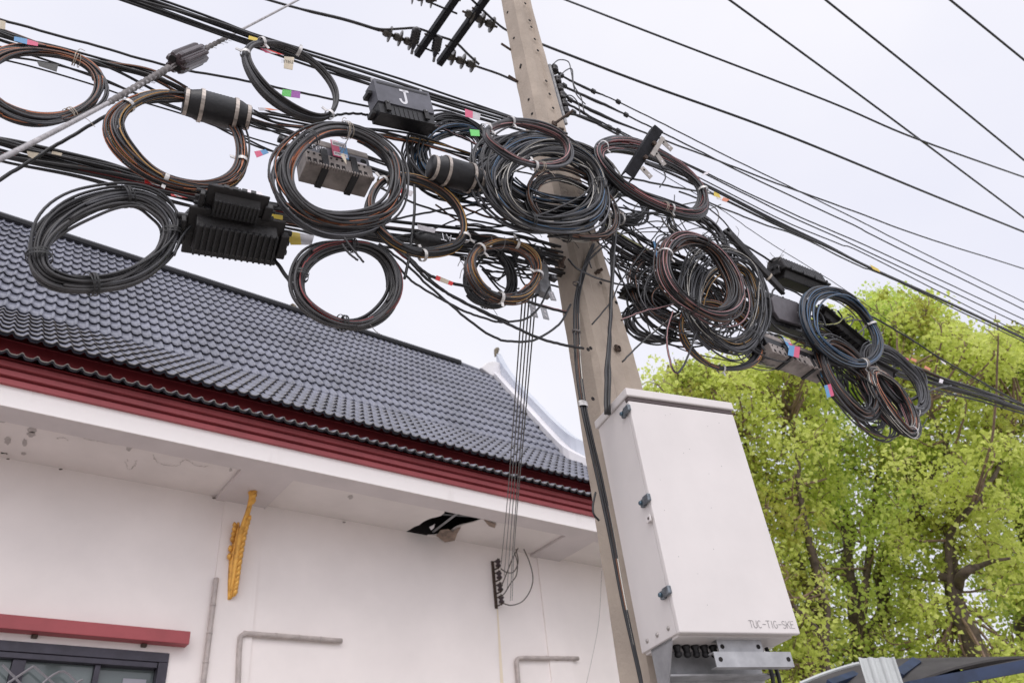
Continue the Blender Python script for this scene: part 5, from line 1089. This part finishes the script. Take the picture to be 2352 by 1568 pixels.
# ================================================================== trees
def limb(mb, pts, r0, r1, m, n=8, kn=.06):
    q = spl(pts, 7); x = np.linspace(0, 1, len(q)); k = x*12; q = q+np.stack([snoise(k, 3), snoise(k, 3), .5*snoise(k, 3)], -1)*r0*.35
    mb.tube(q, np.interp(x, [0, 1], [r0, r1])*(1+kn*snoise(k*3, 4)), m, n); return q
def leaves(mb, cens, n, rad, size, m, flat=.8):
    """leaf blades scattered through clump volumes"""
    c = nr.normal(0, 1, (n, 3)); c /= np.linalg.norm(c, axis=1)[:, None]+1e-9; c *= (nr.uniform(0, 1, n)**.5)[:, None]*rad; c[:, 2] *= flat
    c += cens
    d = nr.normal(0, 1, (n, 3)); d[:, 2] -= .7; d /= np.linalg.norm(d, axis=1)[:, None]
    s = np.cross(d, nr.normal(0, 1, (n, 3))); s /= np.linalg.norm(s, axis=1)[:, None]; nn = np.cross(d, s)
    L = size*nr.uniform(.45, 1.3, n)[:, None]; w = L*.44
    a = c; t = c+d*L; k1 = c+d*L*.38+s*w-nn*L*.10; k2 = c+d*L*.38-s*w-nn*L*.10; mid = c+d*L*.45
    v = np.stack([a, k1, t, mid, k2], 1).reshape(-1, 3); i = np.arange(n)*5
    f = np.concatenate([np.stack([i, i+1, i+2, i+3], -1), np.stack([i, i+3, i+2, i+4], -1)])
    mb.add(v, f, m)
# clump targets in the view, spread in depth about each tree
def DT(px, py, dist):       # a point at horizontal distance dist
    v = ray(px, py); return EYE+v*(dist/math.hypot(v[0], v[1]))
sil = [(1500, 880), (1515, 858), (1560, 850), (1620, 838), (1700, 835), (1790, 800), (1850, 770), (1900, 735), (1960, 700), (2010, 675), (2080, 690), (2140, 700), (2160, 728), (2210, 760), (2260, 790), (2290, 765), (2330, 770), (2400, 780), (2500, 800)]
def top(px): return float(np.interp(px, [s[0] for s in sil], [s[1] for s in sil]))
trees = [dict(label='pale green tree directly behind the cabinet', base=(1890, 1700), fork=(1890, 1520), dist=13.5, x=(1500, 1900), leaf=LEAF, r=.16, mains=[[(1885, 1440), (1820, 1260), (1760, 1130), (1700, 1000)], [(1890, 1420), (1850, 1200), (1830, 1050), (1800, 900)], [(1880, 1450), (1760, 1330), (1640, 1180), (1560, 980)], [(1880, 1500), (1900, 1390), (1870, 1300)]]),
 dict(label='leafy tree with a broad mottled trunk at the middle of the grove', base=(1985, 1720), fork=(1972, 1480), dist=15.5, x=(1800, 2140), leaf=LEAF2, r=.24, mains=[[(1972, 1500), (1962, 1380), (1946, 1290), (1950, 1200), (1900, 1050), (1850, 960)], [(1985, 1480), (2035, 1400), (2020, 1320), (2060, 1230), (2110, 1170), (2150, 1080), (2180, 1000), (2185, 950)], [(1975, 1450), (2000, 1250), (2010, 1130), (2030, 1000), (2010, 800)], [(1950, 1300), (1930, 1190), (1880, 1130), (1840, 1110)]]),
 dict(label='tree with a dark knobbed trunk standing against the sky', base=(2230, 1720), fork=(2195, 1400), dist=14.5, x=(2040, 2330), leaf=LEAF, r=.19, mains=[[(2215, 1500), (2193, 1400), (2180, 1320), (2178, 1230), (2190, 1150), (2180, 1050), (2120, 900)], [(2200, 1370), (2216, 1310), (2250, 1300), (2320, 1280)], [(2180, 1240), (2240, 1150), (2290, 1080), (2330, 980)], [(2178, 1230), (2120, 1190), (2090, 1130), (2070, 980), (2080, 850)]]),
 dict(label='tree at the right edge with a leaning trunk', base=(2280, 1560), fork=(2350, 1440), dist=16.5, x=(2230, 2520), leaf=LEAF2, r=.22, mains=[[(2310, 1490), (2360, 1430), (2420, 1380), (2440, 1200), (2400, 1000)], [(2400, 1390), (2340, 1200), (2300, 1050), (2310, 880)]])]
for ti, t in enumerate(trees):
    bp = DT(*t['fork'], t['dist']); T = thing('tree', t['label'], 'tree', (bp[0], bp[1], 0), 'trees beyond the cabinet')
    mb = MB(); f3 = DT(*t['fork'], t['dist']); b0 = np.array([bp[0]+rnd.uniform(-.2, .2), bp[1], -.1])
    limb(mb, [b0, (b0*.4+f3*.6), f3], t['r']*1.0, t['r']*.75, BARK, 12, .1)
    if ti == 2: 
        for (x, y) in ((2168, 1322), (2212, 1316), (2216, 1512)): c = DT(x, y, t['dist']); mb.lathe(c-np.array([0, 0, .09]), c+np.array([0, 0, .08]), [(0, .03), (.04, .08), (.09, .10), (.14, .06), (.17, .02)], BARK, 10)
    tips = []
    for mi, Mn in enumerate(t['mains']):
        q = [f3]+[DT(a, b, t['dist']+rnd.uniform(-.5, .5)+.5*math.sin(mi*2.1+k)) for k, (a, b) in enumerate(Mn[1:] if Mn[0][1] > t['fork'][1]-30 else Mn)]
        Q_ = limb(mb, q, t['r']*(.62 if mi < 2 else .36), .02, BARK, 9); tips.append(Q_)
    mb.obj('trunk', T, smooth=True)
    tipall = np.concatenate(tips)
    x0, x1 = t['x']; br = MB(); cr_ = MB(); n = int(300*(x1-x0)/340)
    for k in range(n):
        px = rnd.uniform(x0, x1); tp = top(px)
        py = tp+12+(1600-tp)*rnd.random()**1.15
        if k < n*.22: py = tp+rnd.uniform(6, 60)
        dd = t['dist']+rnd.gauss(.3, .75); c = DT(px, py, dd); rad = rnd.uniform(.16, .40)
        if k < n*.22: rad = rnd.uniform(.12, .3)
        if any(abs(px-tx) < 26 and py > 1240 for tx in (1965, 2200)) and rnd.random() < .8: dd = t['dist']+rnd.uniform(.7, 1.6); c = DT(px, py, dd)
        # leave a few openings where the sky shows
        if any((px-gx)**2/gr**2+(py-gy)**2/(gr*1.2)**2 < 1 for gx, gy, gr in ((1790, 1075, 24), (2245, 1350, 40), (2300, 1430, 38), (2130, 1290, 16), (2290, 1210, 22), (1900, 1010, 18), (2330, 860, 22))): continue
        dist_ = ((tipall-c)**2).sum(1)+(tipall[:, 2] > c[2]+.1)*4; nb = tipall[np.argsort(dist_)[rnd.randrange(0, 5)]]; mid = (nb+c)/2+np.array([rnd.uniform(-.15, .15), rnd.uniform(-.15, .15), -.10])
        if rnd.random() < .5: limb(br, [nb, mid, c+np.array([0, 0, -.05]), c+np.array([rnd.uniform(-.2, .2), rnd.uniform(-.2, .2), .25])], .026, .006, TWIG, 5)
        for j in range(3):
            e = c+np.array([rnd.uniform(-1, 1), rnd.uniform(-1, 1), rnd.uniform(-.4, 1)])*rad; br.tube(spl([c-np.array([0, 0, .05]), (c+e)/2+np.array([0, 0, .05]), e], 3), [.007]*7, TWIG, 4, cap=False)
        lm = LEAFB if rnd.random() < .13 else t['leaf']
        leaves(cr_, c, int((300 if py < 1200 else 265)*(rad/.42)**2)+20, rad*1.65, .082, lm)
    br.obj('branches', T, smooth=True); cr_.obj('crown', T)

# ================================================================== sheds at the lower right
def corr(mb, A, Bq, up, n, amp, m, th=.004):
    """corrugated sheet: A to Bq across the ribs, up the run vector"""
    A = np.array(A, float); Bq = np.array(Bq, float); up = np.array(up, float); nrm = np.cross(Bq-A, up); nrm /= np.linalg.norm(nrm); K = n*6
    t = np.linspace(0, 1, K+1); ph = (t*n) % 1; h = amp*np.clip(np.abs(ph-.5)*6-1.2, 0, 1)
    lo = A+(Bq-A)*t[:, None]+nrm*h[:, None]; hi = lo+up; lo2 = lo+nrm*th; hi2 = hi+nrm*th; v = np.concatenate([lo, hi, lo2, hi2]); k = K+1; i = np.arange(K)
    f = np.concatenate([np.stack([i, i+1, k+i+1, k+i], -1), np.stack([2*k+i, 3*k+i, 3*k+i+1, 2*k+i+1], -1), np.stack([i, 2*k+i, 2*k+i+1, i+1], -1), np.stack([k+i, k+i+1, 3*k+i+1, 3*k+i], -1)])
    mb.add(v, f, m)
T = thing('shed', 'low shed roof with grey sheets and blue purlins under the trees', 'shed', DT(2150, 1600, 9))
L_ = spl([DT(1840, 1576, 9.5), DT(1900, 1552, 9.6), DT(1975, 1530, 9.8), DT(2060, 1516, 10), DT(2120, 1518, 10.1), DT(2215, 1538, 10.2)], 6); mb = MB(); k = len(L_); dn = np.array([-.2, -1.2, -.32]); v = np.concatenate([L_, L_+dn, L_+np.array([0, 0, .02]), L_+dn+np.array([0, 0, .02])]); i = np.arange(k-1)
mb.add(v, np.concatenate([np.stack([i, i+1, k+i+1, k+i], -1), np.stack([2*k+i, 3*k+i, 3*k+i+1, 2*k+i+1], -1), np.stack([i, 2*k+i, 2*k+i+1, i+1], -1), np.stack([k+i, k+i+1, 3*k+i+1, 3*k+i], -1)]), SHG); mb.obj('curved_roof', T)
mb = MB(); mb.tube(L_[:13]+np.array([0, 0, .03]), .022, SHW, 6); mb.obj('roof_edge', T)
for a, b, w in (((1905, 1572), (1965, 1550), .05), ((2062, 1552), (2104, 1521), .06), ((2130, 1566), (2196, 1540), .05)):
    mb = MB(); A = DT(*a, 8.9); Bq = DT(*b, 9.4); mb.tube([A, Bq], w, SHB, 4); mb.obj('purlin', T)
mb = MB(); A = DT(2086, 1578, 8.7); Bq = DT(2400, 1520, 9.0); mb.box((0, -.03, -.05), (np.linalg.norm(Bq-A), .03, .05), SHB, lambda v: A+np.outer(v[:, 0], (Bq-A)/np.linalg.norm(Bq-A))+v[:, 1:2]*np.array([0, 1, 0])+v[:, 2:3]*np.array([0, 0, 1])); mb.obj('purlin', T)
mb = MB(); A = DT(2080, 1578, 8.75); Bq = DT(2400, 1514, 9.05); corr(mb, A, Bq, (.3, .9, .12), 13, .035, SHG); o = mb.obj('roof_sheet', T)
mb = MB(); A = DT(2068, 1578, 8.3); Bq = DT(2400, 1573, 8.4); corr(mb, A, Bq, (-.1, .28, -.25), 14, .03, SHW); o = mb.obj('eave_sheet', T)
mb = MB(); corr(mb, DT(1996, 1590, 8.2), DT(2082, 1590, 8.2), DT(1972, 1511, 8.25)-DT(1996, 1590, 8.2), 3, .025, SHW); o = mb.obj('upright_sheet', T)
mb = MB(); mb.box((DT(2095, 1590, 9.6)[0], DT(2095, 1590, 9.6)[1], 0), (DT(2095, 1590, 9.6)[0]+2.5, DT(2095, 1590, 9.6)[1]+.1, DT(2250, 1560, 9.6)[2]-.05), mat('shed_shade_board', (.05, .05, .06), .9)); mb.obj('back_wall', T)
mb = MB(); A = DT(1850, 1600, 9); mb.box((A[0]-.1, A[1], 0), (A[0], A[1]+.1, A[2]), SHB); A = DT(2300, 1600, 9); mb.box((A[0], A[1], 0), (A[0]+.1, A[1]+.1, A[2]), SHB); mb.obj('post', T)

# ================================================================== birds on the roof
def bird(p, label, s=1, face=1):
    mb = MB(); p = np.array(p); q = spl([p+np.array([-.05*face, 0, -.05])*s, p+np.array([-.02*face, 0, .03])*s, p+np.array([.0, 0, .10])*s, p+np.array([.02*face, 0, .16])*s, p+np.array([.055*face, 0, .17])*s, p+np.array([.085*face, 0, .155])*s], 6)
    mb.tube(q, np.interp(np.linspace(0, 1, len(q)), [0, .2, .45, .62, .75, .9, 1], np.array([.008, .035, .050, .028, .030, .010, .003])*s), mat('bird_feathers', (.16, .13, .09), .8, var=.4, scale=30), 10)
    for dx in (-.012, .012): mb.tube([p+np.array([dx, 0, .01])*s, p+np.array([dx, 0, -.06])*s], .004*s, RUST, 5)
    tag(mb.obj('bird', smooth=True), label, 'bird')
bird(onY(1141, 816, 10.86), 'small brown bird perched on the tip of the barge board', 1.1, 1)
bird(onY(676, 719, 10.86)+np.array([0, 0, 0]), 'small bird perched on the dark roof ridge', 1.0, -1)

print('objects', len(bpy.data.objects), 'top', len([o for o in bpy.data.objects if o.parent is None]))
